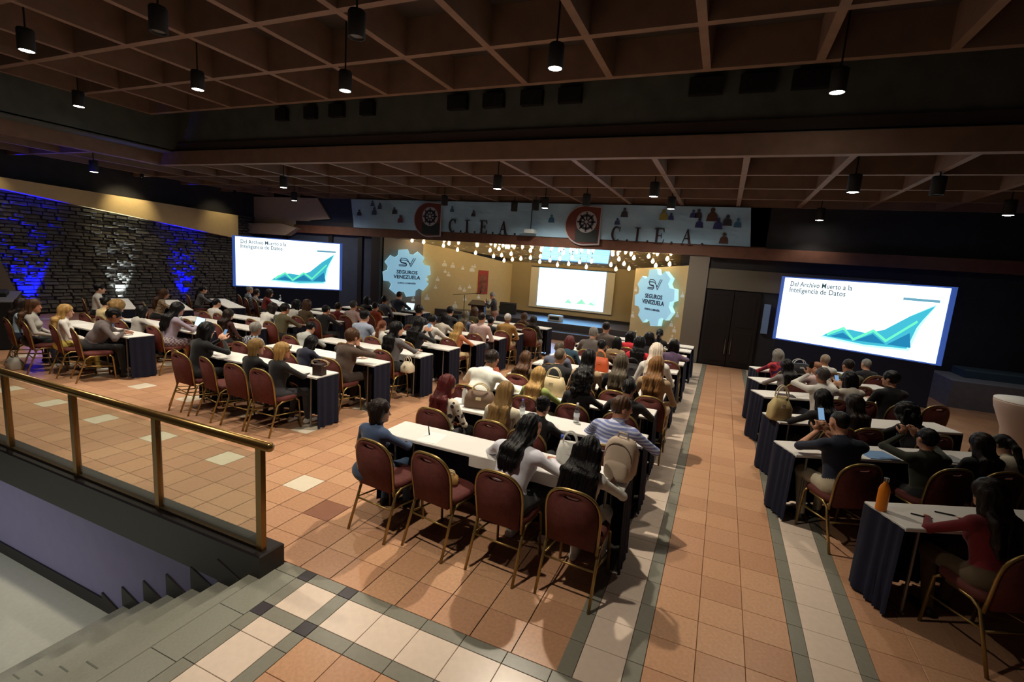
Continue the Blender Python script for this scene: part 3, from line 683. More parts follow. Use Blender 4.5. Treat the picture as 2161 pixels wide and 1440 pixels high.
# ---- coloured uplights along the stone wall
def uplight(y, col, pw, who):
    t = thing('uplight', who, 'lamp', (-18.0, y, 0))
    MB().lathe([(.09, 0), (.09, .04), (.085, .06), (.085, .16), (.075, .16), (.07, .13), (.0, .13)], 16, caps=False).build('housing', M('matt_black', (18, 18, 20), .7), t)
    MB().lathe([(.068, .135), (.001, .14)][::-1], 14, caps=False).build('lens', emit('uplight_' + who[:12], tuple(int(255 * (.25 + .75 * c)) for c in col), 14), t)
    l = bpy.data.lights.new('uplight_beam', 'SPOT'); l.energy = pw; l.color = col; l.spot_size = radians(46); l.spot_blend = .7; l.shadow_soft_size = .03
    lo = bpy.data.objects.new('uplight_beam', l); COL.objects.link(lo); lo.parent = t; lo.location = (0, 0, .17)
    lo.rotation_euler = Vector((-.24, 0.0, 1)).to_track_quat('-Z', 'Y').to_euler()
uplight(7.45, (0, .002, 1), 2600, 'blue uplight at the foot of the stone wall near the pier')
uplight(9.75, (.85, .97, 1), 650, 'white uplight at the foot of the stone wall')
uplight(11.85, (0, .002, 1), 2000, 'blue uplight at the foot of the stone wall near the screen')
bf = thing('added_flood', 'added blue floor flood aimed at the low ceiling beside the stone wall', 'lamp', (-16.2, 6.3, 0))  # extra flood added to throw blue light on the low ceiling
MB().box(-.14, .14, -.10, .10, .05, .22, ch=.02).build('housing', M('matt_black', (18, 18, 20), .7), bf); MB().tube([(-.17, 0, 0), (-.17, 0, .18), (.17, 0, .18), (.17, 0, 0)], .012, 6).build('yoke', M('matt_black', (18, 18, 20), .7), bf)
MB().box(-.11, .11, -.07, .07, .22, .226).build('lens', emit('flood_blue', (30, 40, 255), 8), bf)
l = bpy.data.lights.new('flood_beam', 'SPOT'); l.energy = 420; l.color = (.05, .06, 1); l.spot_size = radians(50); l.spot_blend = .8; l.shadow_soft_size = .05
lo = bpy.data.objects.new('flood_beam', l); COL.objects.link(lo); lo.parent = bf; lo.location = (0, 0, .24); lo.rotation_euler = Vector((.15, .35, 1)).to_track_quat('-Z', 'Y').to_euler()
# warm wash lamps hidden on the band ledge
for y, pw in ((10.0, 75), (13.2, 24), (6.4, 24)):
    t = thing('wall_washer', 'small black washer lamp lighting the cream band, %s' % {10.0: 'middle of the wall', 13.2: 'by the screen', 6.4: 'by the pier'}[y], 'lamp', (-17.2, y, 4.30))
    MB().lathe([(.05, .1), (.05, 0), (.04, 0), (.035, .03), (0, .03)], 12, caps=False).build('wall_washer_can', M('matt_black', (18, 18, 20), .7), t)
    l = bpy.data.lights.new('washer_beam', 'SPOT'); l.energy = pw; l.color = (1, .80, .45); l.spot_size = radians(80); l.spot_blend = .8; l.shadow_soft_size = .04
    lo = bpy.data.objects.new('washer_beam', l); COL.objects.link(lo); lo.parent = t; lo.location = (0, 0, -.01); lo.rotation_euler = Vector((-.8, 0, -.9)).to_track_quat('-Z', 'Y').to_euler()

# ---- balustrade
m_bronze = M('bronze', (132, 104, 62), .28, .85)
rl = thing('balustrade', 'glass balustrade with bronze posts and round handrail above the stairs', 'railing', (0, 2.47, 0))
MB().tube([(-2.90, 0, 1.03), (-13, 0, .97)], .036, 14).build('handrail', m_bronze, rl, True)
MB().lathe([(.0, 0), (.03, .012), (.036, .03)], 14, caps=False).build('handrail_cap', m_bronze, rl, True, loc=(-2.875, 0, 1.03)).rotation_euler = (0, -pi / 2, 0)
PX = [-3.0 - 1.225 * k for k in range(8)]
for x in PX:
    MB().box(x - .028, x + .028, -.022, .022, .18, 1.005 + (x + 2.9) * .006, ch=.004).build('post', m_bronze, rl)
for a, b_ in zip(PX[:-1], PX[1:]):
    MB().box(b_ + .04, a - .04, -.005, .005, .195, .955).build('glass_pane', glass('rail_glass', (236, 240, 236), .02, .93), rl)
    MB().box(b_ + .03, a - .03, -.02, .02, .18, .205).build('glass_channel', M('bronze_dark', (70, 56, 40), .4, .7), rl)

# ================================================================== TABLES
m_cloth = M('white_tablecloth', (226, 224, 220), .85, vary=.02, bump=.15, bscale=12)
m_skirt = M('navy_skirt', (14, 20, 44), .9, vary=.2, vscale=12)
m_leg = M('grey_metal', (120, 118, 116), .4, .6)
def table_parts(Lh, D):
    """table with its seat side at y=0 and far side at y=D; x from -Lh to Lh."""
    parts = {}
    mb = MB().box(-Lh, Lh, 0, D, .722, .75, ch=.006)
    # short front overhang of the cloth
    parts['tablecloth'] = mb.mesh('tablecloth')
    mb = MB()
    path = []
    step = .022
    n1 = int(D / step); n2 = int(2 * Lh / step)
    for i in range(n1): path.append((Lh, D * i / n1, (1, 0)))
    for i in range(n2 + 1): path.append((Lh - 2 * Lh * i / n2, D, (0, 1)))
    for i in range(1, n1 + 1): path.append((-Lh, D - D * i / n1, (-1, 0)))
    vs = []
    for i, (x, y, nn_) in enumerate(path):
        for z_, a in ((.735, .004), (.45, .012), (.02, .022)):
            o = a * (1 + sin(i * 1.25 + sin(i * .31) * 1.5)) * .9 + .003
            vs.append((x + nn_[0] * o, y + nn_[1] * o, z_))
    fs = []
    for i in range(len(path) - 1):
        for k in range(2): fs.append((i * 3 + k, (i + 1) * 3 + k, (i + 1) * 3 + k + 1, i * 3 + k + 1))
    mb.add(vs, fs); parts['skirt'] = mb.mesh('skirt', True)
    parts['leg'] = MB().tube([(0, .05, .70), (0, .05, .02)], .013, 6).tube([(0, D - .05, .70), (0, D - .05, .02)], .013, 6).tube([(0, .03, .02), (0, D - .03, .02)], .013, 6).mesh('leg')
    mb = MB()
    vs = []
    for i in range(25):
        x = -1 + 2 * i / 24
        for z_ in (.748, .70, .64): vs.append((x * .5, -.006 - .006 * sin(i * 1.1) * (1 if z_ < .73 else 0), z_))
    mb.add(vs, [(i * 3 + k, i * 3 + k + 1, (i + 1) * 3 + k + 1, (i + 1) * 3 + k) for i in range(24) for k in range(2)])
    parts['cloth_drop'] = mb.mesh('cloth_drop', True)
    for k, m in (('tablecloth', m_cloth), ('skirt', m_skirt), ('leg', m_leg), ('cloth_drop', m_cloth)): parts[k].materials.append(m)
    return parts
TPARTS = table_parts(1.2, .42)
ORD = ['back', 'second', 'third', 'fourth', 'fifth', 'sixth', 'seventh', 'eighth', 'ninth', 'tenth']
BLOCK = {'A': 'stone-wall block', 'L': 'podium block', 'C': 'aisle block', 'R': 'angled block', 'W': 'tables along the stone wall'}
def where(code): return '%s row of %s' % (ORD[int(code[1:]) - 1], BLOCK[code[0]])
TABLES = {}
def table(code, cx, y_near, rot=0, drop=None):
    t = thing('skirted_table', 'long table with white top and navy skirt, ' + where(code), 'table', (cx, y_near, 0), radians(rot), 'skirted conference tables')
    for k in ('tablecloth', 'skirt'): mobj(k, TPARTS[k], None, t)
    for x in (-1.05, 1.05): mobj('leg', TPARTS['leg'], None, t).location = (x, 0, 0)
    if drop is not None: mobj('cloth_drop', TPARTS['cloth_drop'], None, t).location = (drop, 0, 0)
    TABLES[code] = t
    return t
for k, (yn, xr) in enumerate(((3.77, -.52), (4.89, -.54), (5.96, -.58), (6.97, -.57), (8.03, -.55), (9.01, -.56), (9.89, -.52), (10.80, -.54), (11.74, -.50), (12.46, -.48))):
    table('C%d' % (k + 1), xr - 1.2, yn, 0, .3 if k == 0 else None)
for k, (yn, xr) in enumerate(((4.96, -4.93), (6.04, -4.84), (7.08, -4.68), (8.01, -4.65), (8.96, -4.56), (9.94, -4.49), (10.88, -4.44), (11.88, -4.39), (12.58, -4.27))):
    table('L%d' % (k + 1), xr - 1.2, yn, 0, {1: .2, 2: .4}.get(k))
for k, (yn, xr) in enumerate(((5.05, -9.27), (6.03, -9.0), (6.98, -8.75), (7.93, -8.6), (9.03, -8.5), (9.98, -8.45), (10.70, -8.45), (11.80, -8.4), (12.68, -8.35))):
    table('A%d' % (k + 1), xr - 1.2, yn)
for k, (x, y) in enumerate(((1.30, 4.70), (.73, 5.98), (.69, 7.20), (.61, 8.59), (.61, 9.71), (.68, 10.92))):
    u = Vector((cos(radians(25)), sin(radians(25)))); n = Vector((-u.y, u.x)); p = Vector((x, y)) + u * 1.2 - n * .42
    table('R%d' % (k + 1), p.x, p.y, 25)
for k, nv in enumerate((.68, 1.78, 3.05, 4.44)):
    u = Vector((.906, -.423)); n = Vector((.423, .906)); xr = (-13.0, -12.25, -12.05, -11.45)[k]
    yr = (nv - n.x * xr) / n.y; p = Vector((xr, yr)) - u * 1.2
    table('W%d' % (k + 1), p.x, p.y, -25)

# ================================================================== CHAIRS
m_vinyl = M('burgundy_upholstery', (88, 42, 38), .75, vary=.15, vscale=30, spec=.25)
m_brass = M('brass_tube', (158, 134, 84), .38, .85)
def chair_parts():
    P = {}
    # cushion: superellipse outline, domed top
    mb = MB(); n = 28; rings = [(.90, .43), (1.0, .445), (1.0, .475), (.90, .498), (.5, .510), (.02, .512)]
    vs = []
    for s, z_ in rings:
        for j in range(n):
            a = 2 * pi * j / n; c, q = cos(a), sin(a)
            vs.append((.215 * s * math.copysign(abs(c) ** .55, c), .02 + .215 * s * math.copysign(abs(q) ** .55, q), z_))
    fs = [(i * n + j, i * n + (j + 1) % n, (i + 1) * n + (j + 1) % n, (i + 1) * n + j) for i in range(len(rings) - 1) for j in range(n)] + [tuple(range(n - 1, -1, -1))]
    mb.add(vs, fs); P['seat'] = (mb.mesh('seat', True), m_vinyl)
    # back: rounded top panel with a slot, tilted backwards
    def prof(s=1.0, k=24):
        pts = [(-.185 * s, .0), (.185 * s, .0)]
        for i in range(k + 1):
            a = pi * i / k; pts.append((.205 * s * math.copysign(abs(cos(a)) ** .75, cos(a)), .24 + .225 * s * sin(a) ** .8))
        return pts
    tilt = lambda x, h: (-.185 - .15 * h - .05 * (1 - (x / .21) ** 2) * 0, .42 + h)
    out = prof(.97); k = len(out)
    slot = [(.065 * cos(a), .415 + .016 * sin(a)) for a in [2 * pi * i / k for i in range(k)]]
    # match slot points to outline by angle about the slot centre
    def ang(p): return atan2(p[1] - .415, p[0]) % (2 * pi)
    slot_m = [(.062 * cos(ang(p)), .415 + .016 * sin(ang(p))) for p in out]
    vs = []
    for ring, off in ((out, .018), (slot_m, .022), (slot_m, -.022), (out, -.018)):
        for x, h in ring:
            y, z_ = tilt(x, h); bow = -.03 * (1 - (x / .2) ** 2)
            vs.append((x, y + bow + off, z_))
    fs = []
    for r in range(4):
        r2 = (r + 1) % 4
        for i in range(k): fs.append((r * k + i, r * k + (i + 1) % k, r2 * k + (i + 1) % k, r2 * k + i))
    mb = MB().add(vs, fs); P['backrest'] = (mb.mesh('backrest', True), m_vinyl)
    path = []
    for x, h in [(-.20, -.02)] + prof(1.03)[::-1][:25][::-1][::-1] + [(.20, -.02)]: pass
    arc = prof(1.03)[2:]; arc = [(.20, -.03), (.205, .12)] + arc + [(-.205, .12), (-.20, -.03)]
    for x, h in arc:
        y, z_ = tilt(x, h); path.append((x, y - .03 * (1 - (min(abs(x), .2) / .2) ** 2), z_))
    P['back_frame'] = (MB().tube(path, .0125, 8).mesh('back_frame', True), m_brass)
    def leg(sx, fr):
        if fr: pts = [(sx * .20, .15, .435), (sx * .203, .195, .40), (sx * .21, .225, .0)]
        else: pts = [(sx * .205, .10, .435), (sx * .207, -.10, .435), (sx * .208, -.165, .40), (sx * .215, -.31, .0)]
        return MB().tube(pts, .0125, 8).mesh('leg', True)
    for i, (sx, fr) in enumerate(((-1, 1), (1, 1), (-1, 0), (1, 0))): P['leg%d' % i] = (leg(sx, fr), m_brass)
    P['stretcher'] = (MB().tube([(-.206, -.21, .27), (.206, -.21, .27)], .008, 6).tube([(-.207, -.2, .28), (-.207, .205, .24)], .008, 6).tube([(.207, -.2, .28), (.207, .205, .24)], .008, 6).mesh('stretcher', True), m_brass)
    for me, m in P.values(): me.materials.append(m)
    return P
CP = chair_parts()
def chair(x, y, yaw, label):
    t = thing('banquet_chair', label, 'chair', (x, y, 0), radians(yaw), 'burgundy banquet chairs')
    for k, (me, m) in CP.items(): mobj(k.rstrip('0123'), me, None, t)
    return t

# ================================================================== PEOPLE (one continuous implicit surface per body)
def smin(a, b, k):
    h = np.clip(.5 + .5 * (b - a) / k, 0, 1); return b + (a - b) * h - k * h * (1 - h)
class Sdf:
    def __init__(s, lo, hi, h):
        s.lo = np.array(lo, float); s.h = h
        s.n = np.ceil((np.array(hi) - s.lo) / h).astype(int) + 1
        s.f = np.full(s.n, .3, np.float32); s.raw = np.full(s.n, .3, np.float32); s.id = np.zeros(s.n, np.int8)
        s.ax = [s.lo[i] + h * np.arange(s.n[i]) for i in range(3)]
    def _sub(s, lo, hi):
        a = np.clip(np.floor((np.array(lo) - s.lo) / s.h).astype(int), 0, s.n - 1); b = np.clip(np.ceil((np.array(hi) - s.lo) / s.h).astype(int) + 1, 1, s.n)
        sl = tuple(slice(a[i], b[i]) for i in range(3))
        X = s.ax[0][sl[0]][:, None, None]; Y = s.ax[1][sl[1]][None, :, None]; Z = s.ax[2][sl[2]][None, None, :]
        return sl, X, Y, Z
    def put(s, sl, d, k, mid, cut=False):
        d = d.astype(np.float32)
        if cut:
            s.f[sl] = np.maximum(s.f[sl], -d); s.raw[sl] = np.maximum(s.raw[sl], -d); return
        s.f[sl] = smin(s.f[sl], d, k) if k > 0 else np.minimum(s.f[sl], d)
        better = d < s.raw[sl]
        s.id[sl] = np.where(better, mid, s.id[sl]); s.raw[sl] = np.minimum(s.raw[sl], d)
    def cap(s, a, b, ra, rb, mid=0, k=.03, ripple=None):
        a = np.array(a, float); b = np.array(b, float); m = max(ra, rb) + .06
        sl, X, Y, Z = s._sub(np.minimum(a, b) - m, np.maximum(a, b) + m)
        ba = b - a; L2 = max(ba @ ba, 1e-9)
        t = np.clip(((X - a[0]) * ba[0] + (Y - a[1]) * ba[1] + (Z - a[2]) * ba[2]) / L2, 0, 1)
        d = np.sqrt((X - a[0] - t * ba[0]) ** 2 + (Y - a[1] - t * ba[1]) ** 2 + (Z - a[2] - t * ba[2]) ** 2) - (ra + (rb - ra) * t)
        s.put(sl, d, k, mid)
    def ell(s, c, r, mid=0, k=.03, R=None, cut=False):
        c = np.array(c, float); r = np.array(r, float); m = max(r) + .06
        sl, X, Y, Z = s._sub(c - m, c + m)
        dx, dy, dz = X - c[0], Y - c[1], Z - c[2]
        if R is not None:
            R = np.array(R); dx, dy, dz = (R[0, 0] * dx + R[1, 0] * dy + R[2, 0] * dz, R[0, 1] * dx + R[1, 1] * dy + R[2, 1] * dz, R[0, 2] * dx + R[1, 2] * dy + R[2, 2] * dz)
        k0 = np.sqrt((dx / r[0]) ** 2 + (dy / r[1]) ** 2 + (dz / r[2]) ** 2); k1 = np.sqrt((dx / r[0] ** 2) ** 2 + (dy / r[1] ** 2) ** 2 + (dz / r[2] ** 2) ** 2) + 1e-9
        s.put(sl, k0 * (k0 - 1) / k1, k, mid, cut)
    def mesh(s, name):
        f = s.f; ins = f < 0
        n = f.shape
        c = np.zeros((n[0] - 1, n[1] - 1, n[2] - 1), np.int8)
        for i in (0, 1):
            for j in (0, 1):
                for k in (0, 1): c += ins[i:n[0] - 1 + i, j:n[1] - 1 + j, k:n[2] - 1 + k]
        I, J, K = np.nonzero((c > 0) & (c < 8))
        idx = np.full(c.shape, -1, np.int32); idx[I, J, K] = np.arange(len(I))
        corner = [(i, j, k) for i in (0, 1) for j in (0, 1) for k in (0, 1)]
        V = {q: f[I + q[0], J + q[1], K + q[2]] for q in corner}
        P = np.zeros((len(I), 3)); cnt = np.zeros(len(I))
        for a in corner:
            for ax in range(3):
                if a[ax]: continue
                b = list(a); b[ax] = 1; b = tuple(b)
                va, vb = V[a], V[b]; m = (va < 0) != (vb < 0)
                t = np.where(m, va / np.where(m, va - vb, 1), 0)
                for d in range(3): P[:, d] += np.where(m, a[d] + (t if d == ax else 0), 0)
                cnt += m
        P = (P / cnt[:, None] + np.stack([I, J, K], 1)) * s.h + s.lo
        quads = []
        for ax in range(3):
            o1, o2 = [(1, 2), (2, 0), (0, 1)][ax]
            sl0 = [slice(None)] * 3; sl1 = [slice(None)] * 3; sl0[ax] = slice(0, -1); sl1[ax] = slice(1, None)
            A = ins[tuple(sl0)]; B = ins[tuple(sl1)]
            E = np.nonzero(A != B)
            E = np.stack(E, 1)
            ok = (E[:, o1] > 0) & (E[:, o2] > 0) & (E[:, o1] < c.shape[o1]) & (E[:, o2] < c.shape[o2]); E = E[ok]
            fl_ = A[E[:, 0], E[:, 1], E[:, 2]]
            def cell(d1, d2):
                q = E.copy(); q[:, o1] -= d1; q[:, o2] -= d2; return idx[q[:, 0], q[:, 1], q[:, 2]]
            q = np.stack([cell(1, 1), cell(0, 1), cell(0, 0), cell(1, 0)], 1)
            q[~fl_] = q[~fl_][:, ::-1]
            quads.append(q)
        Q = np.concatenate(quads); Q = Q[(Q >= 0).all(1)]
        ids = s.id[I, J, K]
        me = bpy.data.meshes.new(name)
        me.vertices.add(len(P)); me.vertices.foreach_set('co', P.astype(np.float32).ravel())
        me.loops.add(len(Q) * 4); me.loops.foreach_set('vertex_index', Q.astype(np.int32).ravel())
        me.polygons.add(len(Q)); me.polygons.foreach_set('loop_start', (np.arange(len(Q)) * 4).astype(np.int32))
        me.polygons.foreach_set('material_index', ids[Q[:, 0]].astype(np.int32)); me.polygons.foreach_set('use_smooth', np.ones(len(Q), bool))
        me.update(calc_edges=True); me.validate()
        return me
def rotm(yaw, pitch, tilt=0):
    return (Matrix.Rotation(yaw, 3, 'Z') @ Matrix.Rotation(-pitch, 3, 'X') @ Matrix.Rotation(tilt, 3, 'Y'))
POSES = {'up': (.03, 0, 4, 'lap', 'lap'), 'lap': (-.02, 0, 2, 'lap', 'lap'), 'tab': (.12, 0, 8, 'tab', 'tab'), 'wri': (.20, 0, 26, 'tab', 'wri'), 'pho': (.10, 0, 14, 'pho', 'pho'), 'raise': (.10, 0, 2, 'rais', 'rais'),
         'chi': (.16, 0, 8, 'tab', 'chin'), 'typ': (.14, 0, 10, 'typ', 'typ'), 'tR': (.08, -48, 4, 'lap', 'tab'), 'tL': (.08, 48, 4, 'tab', 'lap'), 'upR': (.02, -25, 3, 'lap', 'lap'), 'upL': (.03, 28, 3, 'lap', 'tab'),
         'lean': (.27, 10, 20, 'tab', 'tab'), 'leanR': (.22, -42, 10, 'tab', 'tab'), 'stand': (.05, 55, 8, 'mic', 'mic')}
TL = .47
def skeleton(pose):
    lean, hy, hp, aL, aR = POSES[pose]
    stand = pose == 'stand'
    pz = .90 if stand else .56
    nb = Vector((0, lean, pz + sqrt(TL * TL - lean * lean)))
    R = rotm(radians(hy), radians(hp))
    hc = nb + rotm(0, radians(hp)) @ Vector((0, .035, .165))
    return dict(pz=pz, nb=nb, R=R, hc=hc, lean=lean, aL=aL, aR=aR, stand=stand)
BODY = {}
def ik(S, T, a, b, pole):
    S, T = Vector(S), Vector(T); d = T - S; L_ = d.length
    if L_ > (a + b) * .995: T = S + d * ((a + b) * .995 / L_); d = T - S; L_ = d.length
    x = (a * a - b * b + L_ * L_) / (2 * L_); h = sqrt(max(a * a - x * x, 0)); u = d / L_
    p = Vector(pole); p = (p - p.dot(u) * u).normalized()
    return S + u * x + p * h, T
def body_mesh(pose, build):
    if (pose, build) in BODY: return BODY[(pose, build)]
    k = skeleton(pose); nb, hc, R, pz, lean = k['nb'], k['hc'], k['R'], k['pz'], k['lean']
    male = build == 'm'
    s = Sdf((-.42, -.30, -.02), (.42, .80, hc.z + .18), .0095)
    sw = .185 if male else .158; hw = .165 if male else .180
    def sp(t, off=(0, 0, 0)): return Vector((off[0], lean * t + off[1], pz + (nb.z - pz) * t + off[2]))
    # torso
    s.ell(sp(0, (0, -.01, .0)), (hw, .135 if male else .145, .12), 3, .05)
    s.ell(sp(.30), (.150 if male else .128, .112, .16), 1, .06)
    s.ell(sp(.68, (0, .0, 0)), (.165 if male else .140, .112, .19), 1, .06)
    if not male:
        for sx in (-1, 1): s.ell(sp(.62, (sx * .062, .085, 0)), (.062, .055, .06), 1, .04)
    sh = sp(.90); s.cap(sh + Vector((-sw * .8, -.01, 0)), sh + Vector((sw * .8, -.01, 0)), .062, .062, 1, .05)
    s.cap(nb + Vector((0, -.015, -.05)), nb + Vector((0, .005, .01)), .075, .06, 1, .03)
    # neck and head
    s.cap(nb + Vector((0, -.01, -.02)), hc + R @ Vector((0, -.02, -.05)), .052 if male else .045, .05, 0, .02)
    s.ell(hc + R @ Vector((0, -.012, .022)), (.076, .096, .092), 0, .02, np.array(R))
    s.ell(hc + R @ Vector((0, .022, -.045)), (.058, .068, .078), 0, .04, np.array(R))
    s.ell(hc + R @ Vector((0, .072, -.095)), (.026, .020, .018), 0, .03, np.array(R))
    s.cap(hc + R @ Vector((0, .088, .008)), hc + R @ Vector((0, .106, -.030)), .008, .0135, 0, .012)
    for sx in (-1, 1):
        s.ell(hc + R @ Vector((sx * .078, -.012, -.012)), (.011, .019, .031), 0, .008, np.array(R))
        s.ell(hc + R @ Vector((sx * .031, .086, .004)), (.013, .007, .007), 6, .003, np.array(R))
        s.cap(hc + R @ Vector((sx * .016, .090, .024)), hc + R @ Vector((sx * .046, .078, .026)), .0055, .005, 7, .004)
    s.cap(hc + R @ Vector((-.019, .088, -.062)), hc + R @ Vector((.019, .088, -.062)), .0075, .0075, 8, .004)
    # legs
    for sx in (-1, 1):
        if k['stand']:
            hip = Vector((sx * .09, 0, .88)); kn = Vector((sx * .095, .02, .48)); an = Vector((sx * .09, 0, .09)); toe = Vector((sx * .11, .15, .035))
        else:
            hip = Vector((sx * .088, .0, .545)); kn = Vector((sx * .115, .42, .535)); an = Vector((sx * .11, .40 + (.05 if sx > 0 else -.06), .095)); toe = an + Vector((sx * .012, .14, -.055))
        s.cap(hip, kn, .088 if male else .090, .060, 3, .04); s.cap(kn, an, .058, .038, 4, .03)
        s.cap(an + Vector((0, -.03, -.055)), toe, .036, .030, 5, .03)
    # arms and hands
    for sx, mode in ((-1, k['aL']), (1, k['aR'])):
        S = sp(.88, (sx * sw, -.012, 0))
        tgt = {'lap': (sx * .10, .27, .655), 'tab': (sx * .14, .47, .795), 'wri': (.12, .46, .80), 'pho': (sx * .055, .40, .985), 'rais': (sx * .075, .37, 1.13), 'typ': (sx * .085, .47, .81), 'mic': (sx * .07, .33, 1.22)}.get(mode)
        if mode == 'chin': tgt = tuple(hc + R @ Vector((.045, .085, -.155)))
        pole = (sx * .8, -.35, -.6) if mode not in ('tab', 'wri', 'typ', 'chin') else (sx * 1.0, -.1, -.5)
        E_, T_ = ik(S, tgt, .275, .245, pole)
        s.cap(S, E_, .052 if male else .045, .041 if male else .036, 1, .03); s.cap(E_, T_, .041 if male else .036, .027, 2, .02)
        fd = (T_ - E_).normalized()
        if mode in ('tab', 'wri', 'typ'): fd = Vector((fd.x * .6, abs(fd.y) + .4, -.12)).normalized()
        elif mode == 'lap': fd = Vector((-sx * .35, .85, -.35)).normalized()
        elif mode in ('pho', 'rais', 'mic'): fd = Vector((-sx * .35, .35, .85)).normalized()
        elif mode == 'chin': fd = Vector((-.25, .2, .95)).normalized()
        side = fd.cross(Vector((0, 0, 1)) if abs(fd.z) < .8 else Vector((sx, 0, 0)) if mode == 'chin' else Vector((0, 1, 0))).normalized(); nrm = side.cross(fd).normalized()
        if nrm.z > 0 and mode in ('tab', 'wri', 'typ', 'lap'): nrm = -nrm
        Rh = Matrix((side, fd, nrm)).transposed()
        pc = T_ + fd * .05
        s.ell(pc, (.040, .050, .017), 0, .015, np.array(Rh))
        curl = {'pho': .9, 'rais': .9, 'mic': 1.0, 'chin': 1.0, 'wri': .7}.get(mode, .35)
        for q, (off, ln) in enumerate(((-.030, .060), (-.010, .070), (.011, .066), (.031, .052))):
            b0 = pc + side * off + fd * .038; d1 = (fd + nrm * curl * .45 + side * off * 2).normalized(); d2 = (fd * (1 - curl * .6) + nrm * curl).normalized()
            m_ = b0 + d1 * ln * .55; s.cap(b0, m_, .0095, .009, 0, .004); s.cap(m_, m_ + d2 * ln * .5, .009, .0078, 0, .003)
        th = side * (-sx); tb = pc + th * .034 - fd * .02; tm = tb + (th * .6 + fd * .6 + nrm * .35).normalized() * .042
        s.cap(tb, tm, .0125, .0105, 0, .008); s.cap(tm, tm + (fd + nrm * .5).normalized() * .032, .0105, .0085, 0, .003)
    me = s.mesh('body')
    BODY[(pose, build)] = me
    return me
HAIR = {}
def hair_mesh(style, pose):
    if style == 'bald': return None
    key = (style, pose)
    if key in HAIR: return HAIR[key]
    k = skeleton(pose); hc, R, nb, pz, lean = k['hc'], k['R'], k['nb'], k['pz'], k['lean']
    low = {'long': .50, 'xlong': .75, 'pony': .42}.get(style, .30)
    s = Sdf((-.30, hc.y - .36, hc.z - low), (.30, hc.y + .22, hc.z + .22), .0095)
    A = np.array(R)
    T = {'short': .012, 'crop': .004, 'curlys': .022, 'curly': .05, 'bun': .008, 'pony': .008, 'long': .016, 'xlong': .016, 'bob': .018, 'bobf': .018, 'mid': .014}[style]
    s.ell(hc + R @ Vector((0, -.014, .026)), (.079 + T, .099 + T, .094 + T), 0, 0, A)
    back = lambda t: Vector((0, lean * t, pz + (nb.z - pz) * t)) + Vector((0, -.135, 0))
    if style in ('long', 'xlong', 'mid'):
        p0 = hc + R @ Vector((0, -.055, .01)); p1 = hc + R @ Vector((0, -.075, -.11)); p2 = back(.95) + Vector((0, .01, .03)); p3 = back({'long': .72, 'mid': .82}.get(style, .62))
        p4 = back({'long': .50, 'mid': .66}.get(style, .10))
        for dx, sc in ((-.05, 1), (.0, 1), (.05, 1)) if style == 'long' else ((-.04, 1), (0, 1), (.04, 1)) if style == 'mid' else ((-.085, 1), (-.043, 1), (0, 1), (.043, 1), (.085, 1)):
            f = Vector((dx, 0, 0)); w = Vector((dx * .55, 0, 0)); rx = R @ f
            s.cap(p0 + rx, p1 + rx * 1.1, .050, .046, 0, .03); s.cap(p1 + rx * 1.1, p2 + f + w, .046, .042, 0, .03); s.cap(p2 + f + w, p3 + f + w * 1.1, .040, .038, 0, .03); s.cap(p3 + f + w * 1.1, p4 + f + w * .6, .036, .018, 0, .03)
        for sx in (-1, 1):
            s.cap(hc + R @ Vector((sx * .070, -.01, .0)), nb + Vector((sx * .085, -.02, -.02)), .024, .026, 0, .02); s.cap(nb + Vector((sx * .085, -.02, -.02)), nb + Vector((sx * .10, -.06, -.16)), .026, .014, 0, .02)
    elif style in ('bob', 'bobf'):
        dz = -.125 if style == 'bob' else -.10
        for dx in (-.055, 0, .055):
            f = R @ Vector((dx, 0, 0)); s.cap(hc + R @ Vector((0, -.055, .0)) + f, hc + R @ Vector((0, -.055, dz)) + f * 1.15, .052, .040, 0, .03)
        for sx in (-1, 1): s.cap(hc + R @ Vector((sx * .075, -.005, .0)), hc + R @ Vector((sx * .080, .005, dz)), .030, .026, 0, .02)
    elif style == 'pony':
        s.ell(hc + R @ Vector((0, -.105, .03)), (.03, .03, .03), 0, .02, A)
        q0 = hc + R @ Vector((0, -.12, .03)); q1 = hc + R @ Vector((0, -.155, -.06)); q2 = back(.85) + Vector((0, -.0, .02)); q3 = back(.60)
        s.cap(q0, q1, .028, .036, 0, .02); s.cap(q1, q2, .036, .034, 0, .02); s.cap(q2, q3, .034, .012, 0, .02)
    elif style == 'bun':
        s.ell(hc + R @ Vector((0, -.10, .075)), (.048, .045, .045), 0, .01, A)
    elif style == 'curly':
        rr_ = np.random.RandomState(3)
        for i in range(46):
            v = rr_.normal(size=3); v /= np.linalg.norm(v)
            if v[1] > .35 and v[2] < .5: continue
            c = hc + R @ Vector((v[0] * .115, -.03 + v[1] * .12, .0 + v[2] * .13 - (.05 if v[2] < 0 else 0)))
            s.ell(c, (.045, .045, .045), 0, .015)
        for i in range(26):
            a = rr_.uniform(-1, 1); t = rr_.uniform(0, 1)
            s.ell(hc + R @ Vector((a * .12, -.06 - rr_.uniform(0, .07), -.08 - t * .12)), (.04, .04, .045), 0, .015)
    # strand relief
    X = s.ax[0][:, None, None]; Y = s.ax[1][None, :, None]; Z = s.ax[2][None, None, :]
    if style not in ('crop',):
        s.f += (.0032 * np.sin(185 * X + 6 * np.sin(9 * Z) + 30 * Y) + .002 * np.sin(95 * Y + 40 * X)).astype(np.float32)
    # keep the face, and the neck's front, clear
    s.ell(hc + R @ Vector((0, .085, -.045)), (.066, .075, .088), 0, 0, A, cut=True)
    s.ell(hc + R @ Vector((0, .06, -.15)), (.075, .10, .10), 0, 0, A, cut=True)
